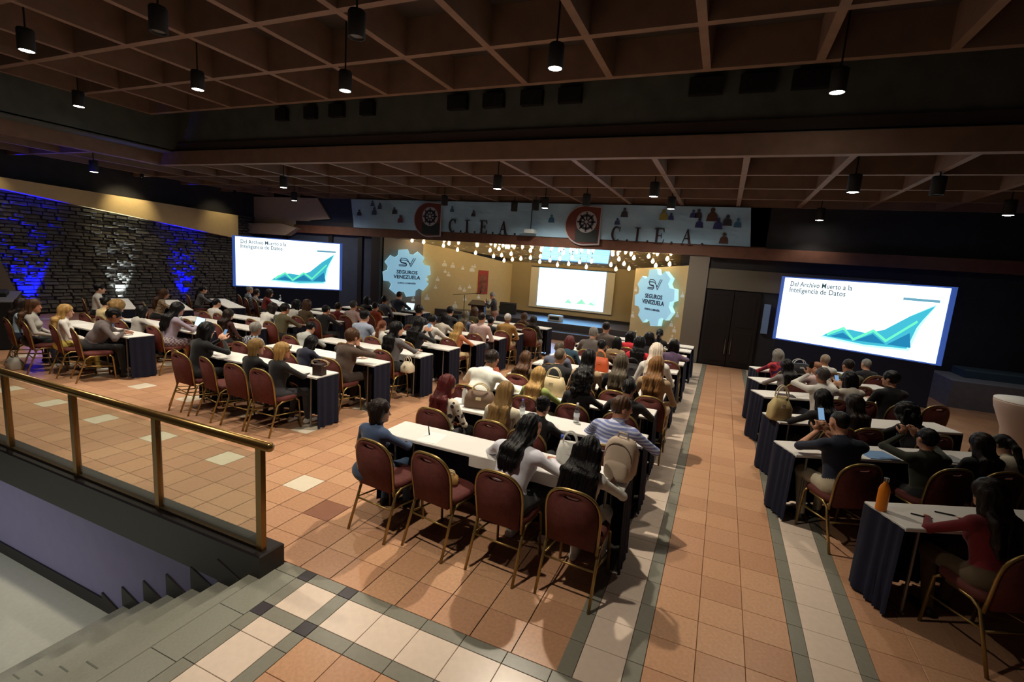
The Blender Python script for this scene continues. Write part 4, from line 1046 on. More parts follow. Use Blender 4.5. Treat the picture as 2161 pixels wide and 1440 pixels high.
    if style in ('short', 'crop', 'curlys', 'pony', 'bun'):
        s.ell(hc + R @ Vector((0, .02, -.115)), (.12, .11, .075), 0, 0, A, cut=True)
        for sx in (-1, 1): s.ell(hc + R @ Vector((sx * .085, .0, -.02)), (.022, .035, .036), 0, 0, A, cut=True)
    me = s.mesh('hair'); HAIR[key] = me
    return me
HC = dict(black=(14, 12, 14), dkbrown=(34, 24, 20), brown=(74, 50, 34), ltbrown=(134, 96, 58), auburn=(112, 62, 40), auburnred=(84, 26, 26), maroonh=(86, 40, 40), blonde=(176, 140, 84), dkblonde=(140, 110, 66), grey=(138, 134, 128), ltgrey=(150, 134, 116), dkgrey=(70, 66, 64), greybrown=(88, 78, 64), white=(200, 196, 190), platinum=(228, 214, 196), skin=(150, 110, 86))
def hair_mat(c): return M('hair_' + c, HC[c], .42, vary=.25, vscale=30, bump=.5, bscale=120, stretch=(1, 1, .08), spec=.22)
FC = dict(paleblue=(176, 208, 226), greyknit=(172, 170, 164), white=(224, 222, 216), taupe=(92, 82, 82), cream=(222, 200, 150), greywhite=(190, 186, 178), lilac=(150, 140, 158), grey=(96, 94, 98), maroon=(58, 26, 26), black=(20, 20, 24), blacktop=(26, 26, 30),
    red=(120, 40, 38), olive=(82, 76, 52), brownk=(84, 68, 46), dkred=(110, 24, 34), pinkwhite=(206, 180, 178), rust=(150, 62, 34), greyblue=(92, 98, 112), navy=(28, 32, 52), palegrey=(176, 180, 176), iceblue=(160, 172, 196), leather=(74, 58, 48), coral=(198, 122, 84), tan=(164, 126, 70), charcoal=(46, 46, 52), bluegrey=(104, 112, 132), olivek=(54, 52, 38),
    creamw=(206, 198, 184), whitebr=(234, 236, 226), green=(150, 166, 92), creamy=(220, 212, 186), whitesh=(224, 224, 236), whitek=(214, 212, 204), denim=(66, 84, 116), beige=(176, 150, 118), teal=(54, 84, 104), greyb=(112, 104, 100), greybrn=(104, 92, 86), hotred=(214, 44, 58), mauve=(112, 92, 124), greyk=(150, 146, 146), dkpurple=(48, 30, 42), navypolo=(22, 32, 54), armygreen=(44, 48, 34), creamfur=(200, 192, 170),
    yellow=(200, 180, 90), jeans=(54, 76, 104), dkbrownp=(44, 32, 26), greyp=(120, 112, 104), khaki=(170, 160, 138))
def cloth_mat(c):
    if c == 'floralblue': return pattern('fabric_floralblue', 'dots', (214, 224, 234), (70, 104, 176), 28, (130, 170, 214))
    if c == 'floralcream': return pattern('fabric_floralcream', 'dots', (60, 50, 50), (226, 216, 198), 16)
    if c == 'plaid': return pattern('fabric_plaid', 'plaid', (40, 44, 60), (170, 176, 186), 26)
    if c == 'greyplaid': return pattern('fabric_greyplaid', 'plaid', (90, 86, 92), (150, 146, 146), 26)
    if c == 'tanplaid': return pattern('fabric_tanplaid', 'plaid', (120, 98, 74), (172, 158, 136), 24)
    if c == 'striped': return pattern('fabric_striped', 'stripe', (120, 132, 184), (192, 198, 224), 9)
    if c == 'stripe': return pattern('fabric_stripe', 'plaid', (150, 140, 140), (90, 70, 90), 30)
    if c == 'redpurple': return pattern('fabric_redpurple', 'dots', (120, 30, 60), (196, 56, 60), 7, (70, 34, 90))
    return M('fabric_' + c, FC[c], .85, vary=.10, vscale=14, bump=.5, bscale=9, sheen=.15)
SK = [M('skin_%d' % i, c, .55, spec=.4, vary=.04, vscale=20) for i, c in enumerate([(206, 152, 122), (186, 130, 100), (150, 100, 74), (222, 172, 144)])]
m_shoe = M('shoe_dark', (26, 22, 22), .5); m_shoe2 = M('shoe_white', (210, 206, 200), .6); m_eye = M('eye_dark', (30, 22, 20), .3); m_lip = M('lip', (150, 82, 74), .5)
PEOPLE = '''
-11.6|4.55|0.93|-20|up|long|dkbrown|paleblue|t|navy|f|with hidden face in pale blue shirt|stone-wall block back row, outer end|A1
-11.06|4.5|0.96|-30|upR|long|brown|greyknit|t|black|f|with brown hair in grey knit sweater|stone-wall block back row|A1
-10.42|4.66|0.93|-20|upR|long|blonde|white|t|yellow|f|with wavy blonde hair in white top|stone-wall block back row|A1
-9.85|4.74|1.0|-30|lean|short|black|taupe|t|black|m|in taupe jacket leaning on the table|stone-wall block back row, inner end|A1
-13.99|6.97|0.95|-25|up|bun|black|white|t|black|f|with dark bun in strappy white top|tables by the stone wall|W1
-11.56|5.77|0.915|0|tab|bun|black|cream|t|black|f|with black bun in cream top|stone-wall block second row, outer end|A2
-10.96|5.75|0.9|-10|upR|curly|dkblonde|floralblue|t|white|f|with curly blonde hair in blue floral blouse|stone-wall block second row|A2
-10.37|5.76|0.88|0|tab|bob|black|greywhite|t|black|f|with black bob in pale grey top|stone-wall block second row, inner end|A2
-12.76|7.61|0.945|-25|tab|long|brown|tanplaid|t|black|f|with brown hair in tan checks|tables by the stone wall|W2
-9.42|5.77|1.01|-8|typ|long|black|lilac|t|stripe|f|typing, in lilac top and striped skirt|stone-wall block second row, inner end|A2
-14.16|9.59|0.88|-25|tab|pony|black|grey|t|black|f|with dark ponytail in grey top|tables by the stone wall|W3
-10.74|7.66|0.895|0|up|crop|black|white|t|navy|m|with cropped hair in white shirt|stone-wall block fourth row|A4
-9.06|6.7|0.88|0|up|long|dkbrown|maroon|t|black|f|with long dark hair in maroon top|stone-wall block third row, inner end|A3
-6.98|4.68|0.995|0|pho|bob|black|black|t|black|f|with black bob in black jacket holding a phone|podium block back row, outer end|L1
-7.15|5.76|0.905|0|up|short|grey|plaid|t|navy|m|with short grey hair in checked shirt|podium block second row, outer end|L2
-13.63|10.83|0.88|-25|up|short|grey|plaid|t|black|m|with grey hair in checked shirt|table under stone-side screen|W4
-12.77|10.38|0.88|-25|upL|short|dkbrown|greyplaid|t|black|m|with brown hair in grey checked shirt|table under stone-side screen|W4
-12.37|10.36|0.915|-25|tab|bob|dkbrown|red|t|black|f|with brown bob in red sweater|table under stone-side screen|W4
-8.7|7.66|0.97|0|tab|short|black|olive|t|black|m|in olive jacket|stone-wall block fifth row|A4
-9.2|7.64|0.975|0|wri|bob|dkbrown|white|t|black|f|bending over, in white top|stone-wall block fifth row|A4
-9.51|8.75|0.935|0|pho|bob|black|white|t|black|f|in white top holding up a phone|stone-wall block sixth row|A5
-9.07|8.74|0.96|0|up|bob|brown|brownk|t|black|f|with brown bob in brown top|stone-wall block sixth row|A5
-8.58|8.75|0.9|0|tab|short|black|black|t|black|m|broad, in black jacket|stone-wall block sixth row, inner end|A5
-8.95|9.66|0.88|0|up|short|dkbrown|dkred|t|black|m|in dark red shirt|stone-wall block seventh row|A6
-8.51|9.71|0.945|0|up|short|dkgrey|pinkwhite|t|navy|m|with grey hair in pale pink shirt|stone-wall block seventh row, inner end|A6
-9.57|11.51|0.905|0|up|bob|black|black|t|black|f|in black top with black bob|stone-wall block eighth row|A8
-8.38|10.4|0.905|-5|up|short|black|rust|t|black|m|in rust orange shirt|stone-wall block eighth row, inner end|A7
-8.92|11.48|0.97|0|up|short|black|greyblue|t|black|m|in grey-blue shirt|stone-wall block ninth row|A8
-9.19|12.4|1.045|0|typ|crop|dkbrown|navy|t|black|m|in navy suit behind open laptop|stone-wall block front row|A9
-7.13|6.75|0.88|0|wri|short|black|palegrey|t|navy|m|bent forward in pale grey shirt|podium block third row, outer end|L3
-6.51|7.74|1.025|0|up|short|black|iceblue|t|navy|m|in ice blue shirt|podium block fourth row, outer end|L4
-6.07|7.74|0.9|0|up|pony|auburn|white|t|black|f|with auburn ponytail in white blouse|podium block fourth row|L4
-5.88|4.68|0.905|-5|tR|bob|dkblonde|black|t|charcoal|f|with shoulder-length blonde hair in black jacket|podium block back row|L1
-5.4|4.69|0.915|-8|tR|bob|blonde|blacktop|t|charcoal|f|with short blonde hair and glasses, in black jacket|podium block back row, inner end|L1
-6.0|5.66|0.88|0|wri|bob|black|navy|t|black|f|with black hair half hidden, in navy top|podium block second row|L2
-5.25|5.76|1.005|-6|chi|curlys|brown|leather|t|dkbrownp|m|with curly hair in brown leather jacket|podium block second row, inner end|L2
-5.11|6.82|1.025|-8|tR|long|black|grey|t|black|f|with long black hair in grey shirt|podium block third row, inner end|L3
-5.31|7.76|1.015|-6|pho|long|black|black|t|black|f|with long black hair holding a phone|podium block fourth row, inner end|L4
-4.95|8.71|0.91|-6|tab|long|blonde|coral|s|cream|f|with long blonde hair in coral top|podium block fifth row, inner end|L5
-4.87|9.69|1.02|0|up|crop|dkbrown|pinkwhite|t|navy|m|with cropped hair in pale pink shirt|podium block sixth row|L6
-4.62|10.59|0.975|5|up|crop|white|tan|t|beige|m|with white hair in tan jacket|podium block seventh row, inner end|L7
-6.29|10.62|0.98|0|tab|short|black|charcoal|t|black|m|in charcoal jacket|podium block seventh row, outer end|L7
-5.76|10.58|0.93|0|up|long|greybrown|bluegrey|t|black|f|with grey-brown hair in blue-grey cardigan|podium block sixth row, outer end|L7
-6.04|11.59|0.94|0|up|bob|brown|olive|t|black|f|with brown bob in olive top|podium block eighth row, outer end|L8
-4.85|12.25|0.88|0|up|long|brown|brownk|t|black|f|with long brown hair in brown top|podium block eighth row|L9
-4.34|11.61|0.895|0|up|long|dkbrown|olivek|t|greyp|f|with long dark hair in dark olive dress|podium block eighth row, inner end|L8
-5.67|8.69|1.005|0|wri|short|black|white|t|black|m|bending, in white shirt|podium block fifth row, outer end|L5
-5.92|9.66|0.94|0|wri|bob|black|creamw|t|black|f|bending, in cream white top|podium block fifth row|L6
-5.11|10.59|0.88|0|tab|short|black|black|t|black|m|in black top behind the coral one|podium block sixth row, inner end|L7
-6.52|9.67|1.02|0|up|short|black|charcoal|t|black|m|in charcoal shirt with dark hair|podium block seventh row, far outer|L6
-2.7|4.59|0.915|-4|upR|long|auburnred|floralcream|s|black|f|with long red hair in cream print blouse|aisle block second row, outer end|C2
-2.89|5.68|1.045|-8|lean|short|dkbrown|whitebr|t|navy|m|leaning forward in bright white jacket|aisle block fourth row, outer end|C3
-2.59|6.69|0.905|0|up|long|brown|brownk|t|black|f|with long wavy brown hair in brown top|aisle block fourth row|C4
-2.05|5.68|0.915|-4|tab|long|blonde|green|s|white|f|with blonde hair and sunglasses in green top|aisle block third row, outer end|C3
-1.99|4.6|0.94|0|up|long|dkblonde|creamy|t|white|f|with straight dark blonde hair in cream top|aisle block second row|C2
-1.46|5.7|0.94|-5|upL|curly|black|black|t|black|f|with big curly black hair in black top|aisle block third row|C3
-1.59|4.55|0.88|-6|tab|bun|black|black|t|black|f|with black bun in black jacket|aisle block second row|C2
-1.45|3.5|0.975|-12|wri|mid|black|whitesh|t|black|f|with black hair in white long-sleeved shirt|aisle block back row|C1
-0.83|3.51|0.91|-8|tab|xlong|black|whitek|t|white|f|with waist-length black hair in white dress|aisle block back row, aisle end|C1
-2.8|3.47|0.88|-8|tR|bobf|dkbrown|denim|t|jeans|f|with dark bob in denim jacket and jeans|aisle block back row, outer end|C1
-0.86|4.6|0.985|-14|leanR|short|brown|striped|t|navy|m|in blue striped shirt leaning sideways|aisle block second row, aisle end|C2
-0.89|5.69|0.93|0|tab|short|black|black|t|black|m|with black hair in black jacket|aisle block third row, aisle end|C3
-2.1|6.71|0.99|0|tab|crop|greybrown|black|t|black|m|broad, in black suit jacket|aisle block fourth row|C4
-1.63|6.69|1.02|0|up|long|black|beige|t|black|f|with long black hair in beige top|aisle block fourth row, middle|C4
-1.17|6.69|1.025|0|up|long|greybrown|blacktop|t|black|f|with long ash brown hair in black top|aisle block fourth row, third seat|C4
-0.7|6.69|1.05|-4|up|long|ltbrown|beige|t|beige|f|with honey blonde hair in beige sweater|aisle block fourth row, aisle end|C4
-0.83|7.74|1.075|0|up|long|platinum|white|t|white|f|with platinum hair in white top|aisle block sixth row, aisle end|C5
-2.42|7.78|0.935|0|up|crop|greybrown|bluegrey|t|navy|m|with thinning hair in blue-grey shirt|aisle block fifth row, outer end|C5
-2.52|8.74|0.915|-3|up|bob|maroonh|teal|t|black|f|with maroon hair in teal blue top|aisle block sixth row, outer end|C6
-2.32|9.62|1.005|0|tab|short|grey|greyb|t|black|m|in mid grey jacket|aisle block seventh row, outer end|C7
-2.24|10.54|1.03|0|up|crop|dkbrown|greybrn|t|black|m|tall, in grey-brown jacket|aisle block front row, outer end|C8
-1.8|9.63|0.89|0|up|bob|black|beige|t|black|f|with black bob in beige top|aisle block seventh row|C7
-1.93|8.73|0.925|0|tab|short|black|brownk|t|black|m|with black hair in brown shirt|aisle block sixth row|C6
-1.72|10.55|0.92|0|tab|bob|black|hotred|t|black|f|with black hair in bright red shawl top|aisle block eighth row|C8
-1.24|8.76|1.03|0|up|long|black|hotred|s|black|f|with long black hair in red top|aisle block seventh row, third seat|C6
-1.19|9.6|1.025|0|up|bob|black|charcoal|t|black|f|with black bob in charcoal top|aisle block eighth row, third seat|C7
-1.21|11.46|0.94|0|tab|pony|black|black|t|black|f|with black ponytail in black top|aisle block front row, aisle end|C9
-0.75|9.6|0.97|-6|chi|bob|black|mauve|s|black|f|with black hair in mauve top, chin on hand|aisle block seventh row, aisle end|C7
1.19|10.4|0.93|25|tab|bob|grey|redpurple|t|black|f|with grey bob in red and purple top|angled block front row, aisle end|R6
1.22|9.24|0.92|25|tab|long|black|greyk|t|black|f|with long black hair in grey sweater|angled block fifth row, aisle end|R5
1.98|10.78|0.9|25|up|crop|ltgrey|white|t|navy|m|nearly bald in white shirt|angled block front row, second seat|R6
1.7|9.49|0.92|25|tab|bald|skin|pinkwhite|t|navy|m|bald, in pale pink shirt|angled block fifth row, second seat|R5
2.2|9.7|0.98|25|tab|crop|dkbrown|olive|t|black|m|in olive brown jacket|angled block fifth row, third seat|R5
2.71|11.08|0.88|25|up|crop|grey|charcoal|t|black|m|with grey hair in charcoal jacket|angled block front row, fourth seat|R6
1.57|8.3|0.975|22|raise|short|dkgrey|white|t|navy|m|in white shirt photographing with a phone|angled block fourth row, aisle end|R4
1.97|8.48|0.955|22|pho|bob|black|creamw|t|black|f|with black hair in cream top holding phone|angled block fourth row, second seat|R4
2.47|8.69|0.995|22|upL|short|black|blacktop|t|black|m|in black suit with turned head|angled block fourth row, outer seat|R4
1.35|6.75|0.945|22|tab|long|black|black|t|black|f|with sleek long black hair in black top|angled block third row, aisle end|R3
1.66|6.91|0.92|22|up|long|dkbrown|dkpurple|t|black|f|with long brown hair in dark purple top|angled block third row, second seat|R3
2.38|7.14|0.88|22|wri|curly|black|black|t|black|f|writing, with curly black hair in black|angled block third row, outer end|R3
1.3|5.48|0.975|22|pho|crop|black|navypolo|s|khaki|m|in navy polo shirt holding a phone|angled block second row, aisle end|R2
2.11|5.88|0.88|22|raise|short|black|armygreen|t|black|m|in army green jacket filming with a phone|angled block second row, second seat|R2
2.56|6.08|0.88|22|up|long|dkbrown|black|t|black|f|with long dark hair in black coat|angled block second row, third seat|R2
2.96|6.26|0.88|22|wri|pony|black|creamfur|t|white|f|with dark ponytail in cream fleece|angled block second row, outer end|R2
2.0|4.28|0.93|22|tab|long|dkbrown|dkred|t|brownk|f|with long dark hair in crimson sweater|angled block back row|R1
'''.strip().split('\n')
PERSON = {}
WIDE = {'with black hair in white long': 1.3, 'leaning forward in bright': 1.15, 'broad, in': 1.14, 'with curly hair in brown': 1.12, 'in navy polo': 1.12, 'in army green': 1.12, 'in blue striped': 1.12}
def person(label, x, y, z, yaw, sc, pose, hair, hcol, top, fore, bottom, build, skin, shoe=None, wide=1.0):
    t = thing('person', label, 'person', (x, y, z), radians(yaw), 'people attending the talk'); t.scale = (sc * wide, sc * (1 + (wide - 1) * .5), sc)
    me = body_mesh(pose, build)
    mats = [SK[skin], cloth_mat(top), cloth_mat(top) if fore == 't' else SK[skin], cloth_mat(bottom), cloth_mat(bottom) if bottom not in ('stripe',) else SK[skin], shoe or m_shoe, m_eye, hair_mat(hcol), m_lip]
    if len(me.materials) == 0:
        for m in mats: me.materials.append(m)
    o = mobj('body', me, None, t)
    for i, m in enumerate(mats):
        o.material_slots[i].link = 'OBJECT'; o.material_slots[i].material = m
    hm = hair_mesh(hair, pose)
    if hm:
        if len(hm.materials) == 0: hm.materials.append(hair_mat(hcol))
        h = mobj('hair', hm, None, t); h.scale = (1 / wide, 1, 1); h.material_slots[0].link = 'OBJECT'; h.material_slots[0].material = hair_mat(hcol)
    return t
pr = random.Random(9)
CHAIRFIX = {'in denim': (-2.60, 3.54, -6), 'white long-sleeved': (-1.40, 3.55, -4), 'waist-length': (-.80, 3.56, -3), 'hidden face': (-11.45, 4.61, -12), 'grey knit': (-10.89, 4.62, -14), 'wavy blonde': (-10.30, 4.75, -12), 'taupe': (-9.72, 4.77, -16)}
for ln in PEOPLE:
    q = ln.split('|'); x, y, sc, yaw = float(q[0]), float(q[1]), float(q[2]), float(q[3])
    pose, hair, hcol, top, fore, bottom, build, who, _, code = q[4:14]
    sk = {'m': (0, 1, 2), 'f': (0, 1, 3)}[build][pr.randrange(3)]
    # feet stay on the floor: the figure is scaled about its base and seated by a small lift
    lift = .50 * (1 - sc)
    t = person('person %s, %s' % (who, where(code)), x, y, 0, yaw, sc, pose, hair, hcol, top, fore, bottom, build, sk, m_shoe2 if pr.random() < .25 else None, next((v for k_, v in WIDE.items() if who.startswith(k_)), 1.05))
    PERSON[who] = t
    cy = {'R': 25, 'W': -25}.get(code[0], 0)
    a = radians(cy)
    cx_, cyy = x - sin(a) * .02, y + cos(a) * .02
    for key, v in CHAIRFIX.items():
        if key in who: cx_, cyy, cy = v
    chair(cx_, cyy, cy, 'burgundy brass-framed chair under the person ' + who)

# ================================================================== MORE CHAIRS, STAGE FURNITURE, PROPS
for x, y, yaw, lab in ((-2.02, 3.56, -8, 'empty burgundy chair with a small bag on its seat, back row of aisle block'),
        (-7.12, 4.78, -14, 'empty burgundy chair at the outer end, back row of podium block'), (-6.42, 4.72, -12, 'empty burgundy chair in the middle, back row of podium block'),
        (-6.60, 5.80, 0, 'empty burgundy chair beside the checked shirt, second row of podium block'), (-5.95, 6.88, 0, 'empty burgundy chair in the middle, third row of podium block'),
        (-10.3, 7.70, 0, 'empty burgundy chair in the middle, fourth row of stone-wall block'), (-9.9, 6.72, 0, 'empty burgundy chair in the middle, third row of stone-wall block'),
        (2.95, 7.42, 25, 'empty burgundy chair at the outer end, third row of angled block'), (3.35, 6.55, 25, 'empty burgundy chair by the cocktail table, second row of angled block'),
        (2.95, 8.98, 25, 'empty burgundy chair at the outer end, fourth row of angled block'), (-1.45, 7.74, 0, 'empty burgundy chair in the middle, fifth row of aisle block')):
    chair(x, y, yaw, lab)

# speaker with microphone, lectern, mic stand, monitor
m_wood = M('reddish_wood', (120, 76, 62), .5, vary=.15, vscale=5); m_blk = M('matt_black', (18, 18, 20), .7)
FC['skirtpink'] = (150, 110, 98)
sp_ = person('person standing with a microphone in dark top and dusty pink trousers by the lectern', -6.72, 14.35, 0, 110, .90, 'stand', 'short', 'grey', 'charcoal', 't', 'skirtpink', 'f', 0)
mic = thing('microphone', 'black handheld microphone held by the standing speaker', 'microphone', (-6.98, 14.28, 1.10))
MB().tube([(0, 0, 0), (0, 0, .12)], .012, 8).build('handle', m_blk, mic); MB().lathe([(.01, .12), (.022, .135), (.024, .155), (.012, .175)], 12).build('grille', M('steel', (190, 188, 180), .25, 1), mic, True)
lc = thing('lectern', 'dark wooden lectern beside the standing speaker', 'lectern', (-7.40, 14.55, 0), radians(12))
MB().box(-.28, .28, -.20, .20, 0, .06, ch=.01).build('base', m_blk, lc); MB().box(-.22, .22, -.15, .15, .06, .98).build('body', M('dark_walnut', (44, 30, 26), .5), lc)
MB().add([(-.30, -.24, .98), (.30, -.24, .98), (.30, .24, 1.10), (-.30, .24, 1.10), (-.30, -.24, 1.02), (.30, -.24, 1.02), (.30, .24, 1.14), (-.30, .24, 1.14)], [(3, 2, 1, 0), (4, 5, 6, 7), (0, 1, 5, 4), (1, 2, 6, 5), (2, 3, 7, 6), (3, 0, 4, 7)]).build('slanted_top', M('dark_walnut', (44, 30, 26), .5), lc)
MB().box(-.18, .18, -.158, -.15, .2, .85).build('front_panel', m_wood, lc)
ms = thing('microphone_stand', 'thin black boom microphone stand beside the lectern', 'microphone stand', (-7.98, 14.6, 0))
MB().tube([(0, 0, .02), (0, 0, 1.28)], .011, 8).build('pole', m_blk, ms); MB().tube([(-.45, .0, 1.25), (.62, -.05, 1.40)], .009, 8).build('boom', m_blk, ms)
for a in (0, 2.1, 4.2): MB().tube([(0, 0, .12), (.28 * cos(a), .28 * sin(a), .01)], .009, 6).build('leg', m_blk, ms)
MB().lathe([(.012, 0), (.02, .03), (.018, .08)], 10).build('capsule', m_blk, ms, loc=(.62, -.05, 1.40))
cr = thing('equipment_case', 'low dark equipment case on the floor beside the lectern', 'case', (-8.6, 14.9, 0))
MB().box(-.4, .35, -.2, .2, 0, .55, ch=.02).build('body', M('dark_case', (34, 34, 30), .6), cr); MB().box(-.41, .36, -.21, .21, .40, .43).build('band', M('steel', (190, 188, 180), .25, 1), cr); MB().tube([(-.41, -.08, .25), (-.45, -.08, .25), (-.45, .08, .25), (-.41, .08, .25)], .01, 6).build('handle', m_blk, cr)
mo = thing('stage_monitor', 'black wedge monitor speaker on the stage deck', 'loudspeaker', (-7.55, 17.35, .5), radians(20))
MB().prism([(-.22, 0), (.22, 0), (.22, .18), (-.02, .44), (-.22, .40)], -.32, .32, lambda u, v, w: (w, u, v)).build('cabinet', m_blk, mo); MB().box(-.28, .28, -.235, -.22, .04, .36).build('grille', M('charcoal_mesh', (30, 30, 32), .8), mo); MB().tube([(-.33, .0, .2), (-.36, 0, .25), (-.36, .1, .25), (-.33, .1, .2)], .012, 6).build('handle', m_blk, mo)
bx = thing('control_box', 'small silver control box on the blue-lit stage deck', 'box', (-5.45, 16.9, .5))
MB().box(-.25, .25, -.14, .14, 0, .20, ch=.015).build('body', M('pale_grey_box', (180, 184, 190), .5), bx); MB().box(-.18, .18, -.15, -.14, .05, .15).build('panel', M('dark_case', (34, 34, 30), .6), bx)
# dark console by the stone wall
cs = thing('sound_console', 'black cloth covered console desk near the stone wall', 'desk', (-14.3, 5.2, 0), radians(-25))
MB().box(-1.1, 1.1, -.4, .4, .96, 1.0, ch=.01).build('desk_top', M('grey_top', (96, 96, 102), .5), cs)
mb = MB(); vs = []; pth = [(-1.1, -.4)] + [(-1.1 + 2.2 * i / 40, -.4) for i in range(41)] + [(1.1, -.4 + .8 * i / 14) for i in range(1, 15)] + [(1.1 - 2.2 * i / 40, .4) for i in range(1, 41)] + [(-1.1, .4 - .8 * i / 14) for i in range(1, 15)]
for i, (x, y) in enumerate(pth):
    o_ = .02 * sin(i * 1.3)
    vs += [(x, y, .97), (x * (1.01 + o_ * .3), y * (1.03 + o_), .02)]
mb.add(vs, [(2 * i, 2 * i + 1, 2 * ((i + 1) % len(pth)) + 1, 2 * ((i + 1) % len(pth))) for i in range(len(pth))]); mb.build('drape', M('black_drape', (16, 16, 20), .9), cs, True)
MB().box(-.5, .3, -.2, .25, 1.0, 1.10, ch=.02).build('mixer', m_blk, cs)
# round cocktail table with fitted white cover
ct = thing('cocktail_table', 'round high cocktail table in a fitted white cover', 'table', (4.07, 8.78, 0))
MB().lathe([(.30, .02), (.27, .10), (.24, .35), (.27, .70), (.38, .98), (.40, 1.08), (.40, 1.10), (.02, 1.105)], 40, caps=True).build('fitted_cover', M('white_spandex', (206, 180, 166), .8), ct, True)
MB().lathe([(.40, 1.10), (.40, 1.115), (.01, 1.118)], 40).build('top_disc', m_cloth, ct, True)

# ---- small things
def bottle(x, y, z, h, r, lab, body, capm, grp=None):
    t = thing('bottle', lab, 'bottle', (x, y, z))
    MB().lathe([(r * .9, 0), (r, .01), (r, h * .62), (r * .85, h * .72), (r * .42, h * .84), (r * .40, h * .90)], 14).build('body', body, t, True)
    MB().lathe([(r * .46, h * .90), (r * .46, h)], 12).build('cap', capm, t)
    if body is m_clear: MB().lathe([(r * 1.01, h * .3), (r * 1.01, h * .52)], 14, caps=False).build('label_band', M('bottle_label', (214, 222, 230), .6), t)
m_clear = glass('clear_plastic', (224, 230, 232), .08, .72); m_blue = M('blue_cap', (60, 90, 190), .5); m_wcap = M('white_cap', (230, 230, 230), .5)
bottle(-1.16, 4.10, .75, .24, .034, 'clear water bottle with blue cap beside the white shirt sleeve', m_clear, m_blue)
bottle(-1.34, 5.24, .75, .23, .034, 'clear water bottle standing alone on the second aisle-block table', m_clear, m_wcap)
bottle(-1.95, 5.10, .75, .20, .032, 'clear water bottle with purple cap by the green top', m_clear, M('purple_cap', (110, 90, 190), .5))
bottle(1.38, 4.58, .75, .27, .040, 'orange metal drinking bottle at the corner of the nearest angled table', M('orange_enamel', (232, 138, 30), .4), M('steel', (190, 188, 180), .25, 1))
bottle(-9.80, 6.30, .75, .22, .033, 'clear water bottle beside the open laptop', m_clear, m_wcap)
bottle(-9.95, 6.33, .75, .22, .033, 'second clear water bottle behind the one near the laptop', m_clear, m_wcap)
bottle(-6.5, 10.15, .75, .25, .036, 'pale water bottle on the sixth podium-block table', m_clear, m_wcap)
bottle(-12.6, 11.15, .75, .22, .033, 'clear water bottle by the red sweater under the stone-side screen', m_clear, m_wcap)
bottle(-2.72, 5.12, .75, .22, .036, 'white tumbler with dark lid on the second aisle-block table', M('white_tumbler', (222, 226, 222), .4), m_blk)
def laptop(x, y, z, yaw, lab, glow=1.6):
    t = thing('laptop', lab, 'laptop', (x, y, z), radians(yaw))
    MB().box(-.17, .17, -.12, .12, 0, .016, ch=.003).build('base', M('laptop_grey', (150, 152, 156), .35, .6), t); MB().box(-.15, .15, -.05, .09, .016, .018).build('keyboard', m_blk, t)
    o = MB().box(-.17, .17, 0, .008, 0, .23).build('lid', M('laptop_grey', (150, 152, 156), .35, .6), t, loc=(0, .12, .012)); o.rotation_euler = (-radians(18), 0, 0)
    s_ = MB().box(-.155, .155, -.002, 0, .012, .22).build('display', emit('laptop_display', (176, 214, 226), glow), o)
laptop(-9.42, 6.24, .75, -8, 'open laptop with bright screen on the second stone-wall table'); laptop(-9.08, 12.88, .75, 0, 'open laptop in front of the navy suit', 1.2)
def phone(x, y, z, yaw, pitch, lab, glow=True):
    t = thing('phone', lab, 'phone', (x, y, z), radians(yaw))
    o = MB().box(-.034, .034, -.004, .004, -.07, .07, ch=.003).build('case', m_blk, t); d_ = MB().box(-.031, .031, -.006, -.004, -.064, .064).build('display', emit('phone_display', (150, 190, 230), .5) if glow else m_blk, t)
    d_.parent = o; o.rotation_euler = (radians(-pitch), 0, 0)
for key, lab in (('with black bob in black jacket holding', 'lit phone held by the black bob, back row of podium block'), ('in white top holding up', 'lit phone held up by the white top, stone-wall block'), ('with long black hair holding', 'lit phone held by long black hair, podium block'), ('with black hair in cream top holding', 'lit phone held by the cream top, angled block'), ('in navy polo', 'lit phone held by the navy polo shirt'),
        ('in white shirt photographing', 'phone raised by the photographing white shirt'), ('in army green', 'phone raised by the army green jacket')):
    for w_, t in PERSON.items():
        if w_.startswith(key):
            s_ = t.scale[0]; a = t.rotation_euler[2]; hi = 'raised' in lab; f_ = .445 * s_ if not hi else .43 * s_; z_ = (1.045 if not hi else 1.205) * s_
            phone(t.location[0] - sin(a) * f_, t.location[1] + cos(a) * f_, z_, math.degrees(a), 25 if not hi else 0, lab, not hi); break
def sheet(x, y, z, w, d, yaw, lab, mat, cat='paper', nm='paper_sheet', th=.002):
    tag(MB().box(-w / 2, w / 2, -d / 2, d / 2, 0, th).build(nm, mat, None, False, (x, y, z), radians(yaw)), lab, cat)
m_pap = M('paper_white', (236, 236, 236), .8)
sheet(-2.42, 3.93, .75, .21, .28, 8, 'white paper sheet lying on the nearest aisle-block table', m_pap); sheet(1.10, 8.50, .75, .24, .18, 10, 'dark folded notebook on the fourth angled table', M('dark_notebook', (60, 46, 52), .6), 'notebook', 'notebook', .012)
sheet(1.72, 6.12, .75, .32, .24, 25, 'pale blue folder on the second angled table', M('pale_blue_folder', (120, 158, 204), .6), 'folder', 'folder', .006); sheet(2.42, 6.45, .75, .30, .22, 25, 'grey paper pad on the second angled table', M('grey_pad', (150, 154, 158), .7), 'notepad', 'notepad', .01)
sheet(-11.0, 5.22, .75, .30, .21, 0, 'white paper sheet on the nearest stone-wall table', m_pap); sheet(-1.35, 8.20, .75, .22, .28, 0, 'white paper sheet beside the black handbag', m_pap)
sheet(-.75, 4.05, .75, .24, .17, 6, 'white notebook on the aisle end of the nearest table', m_pap, 'notebook', 'notebook', .014)
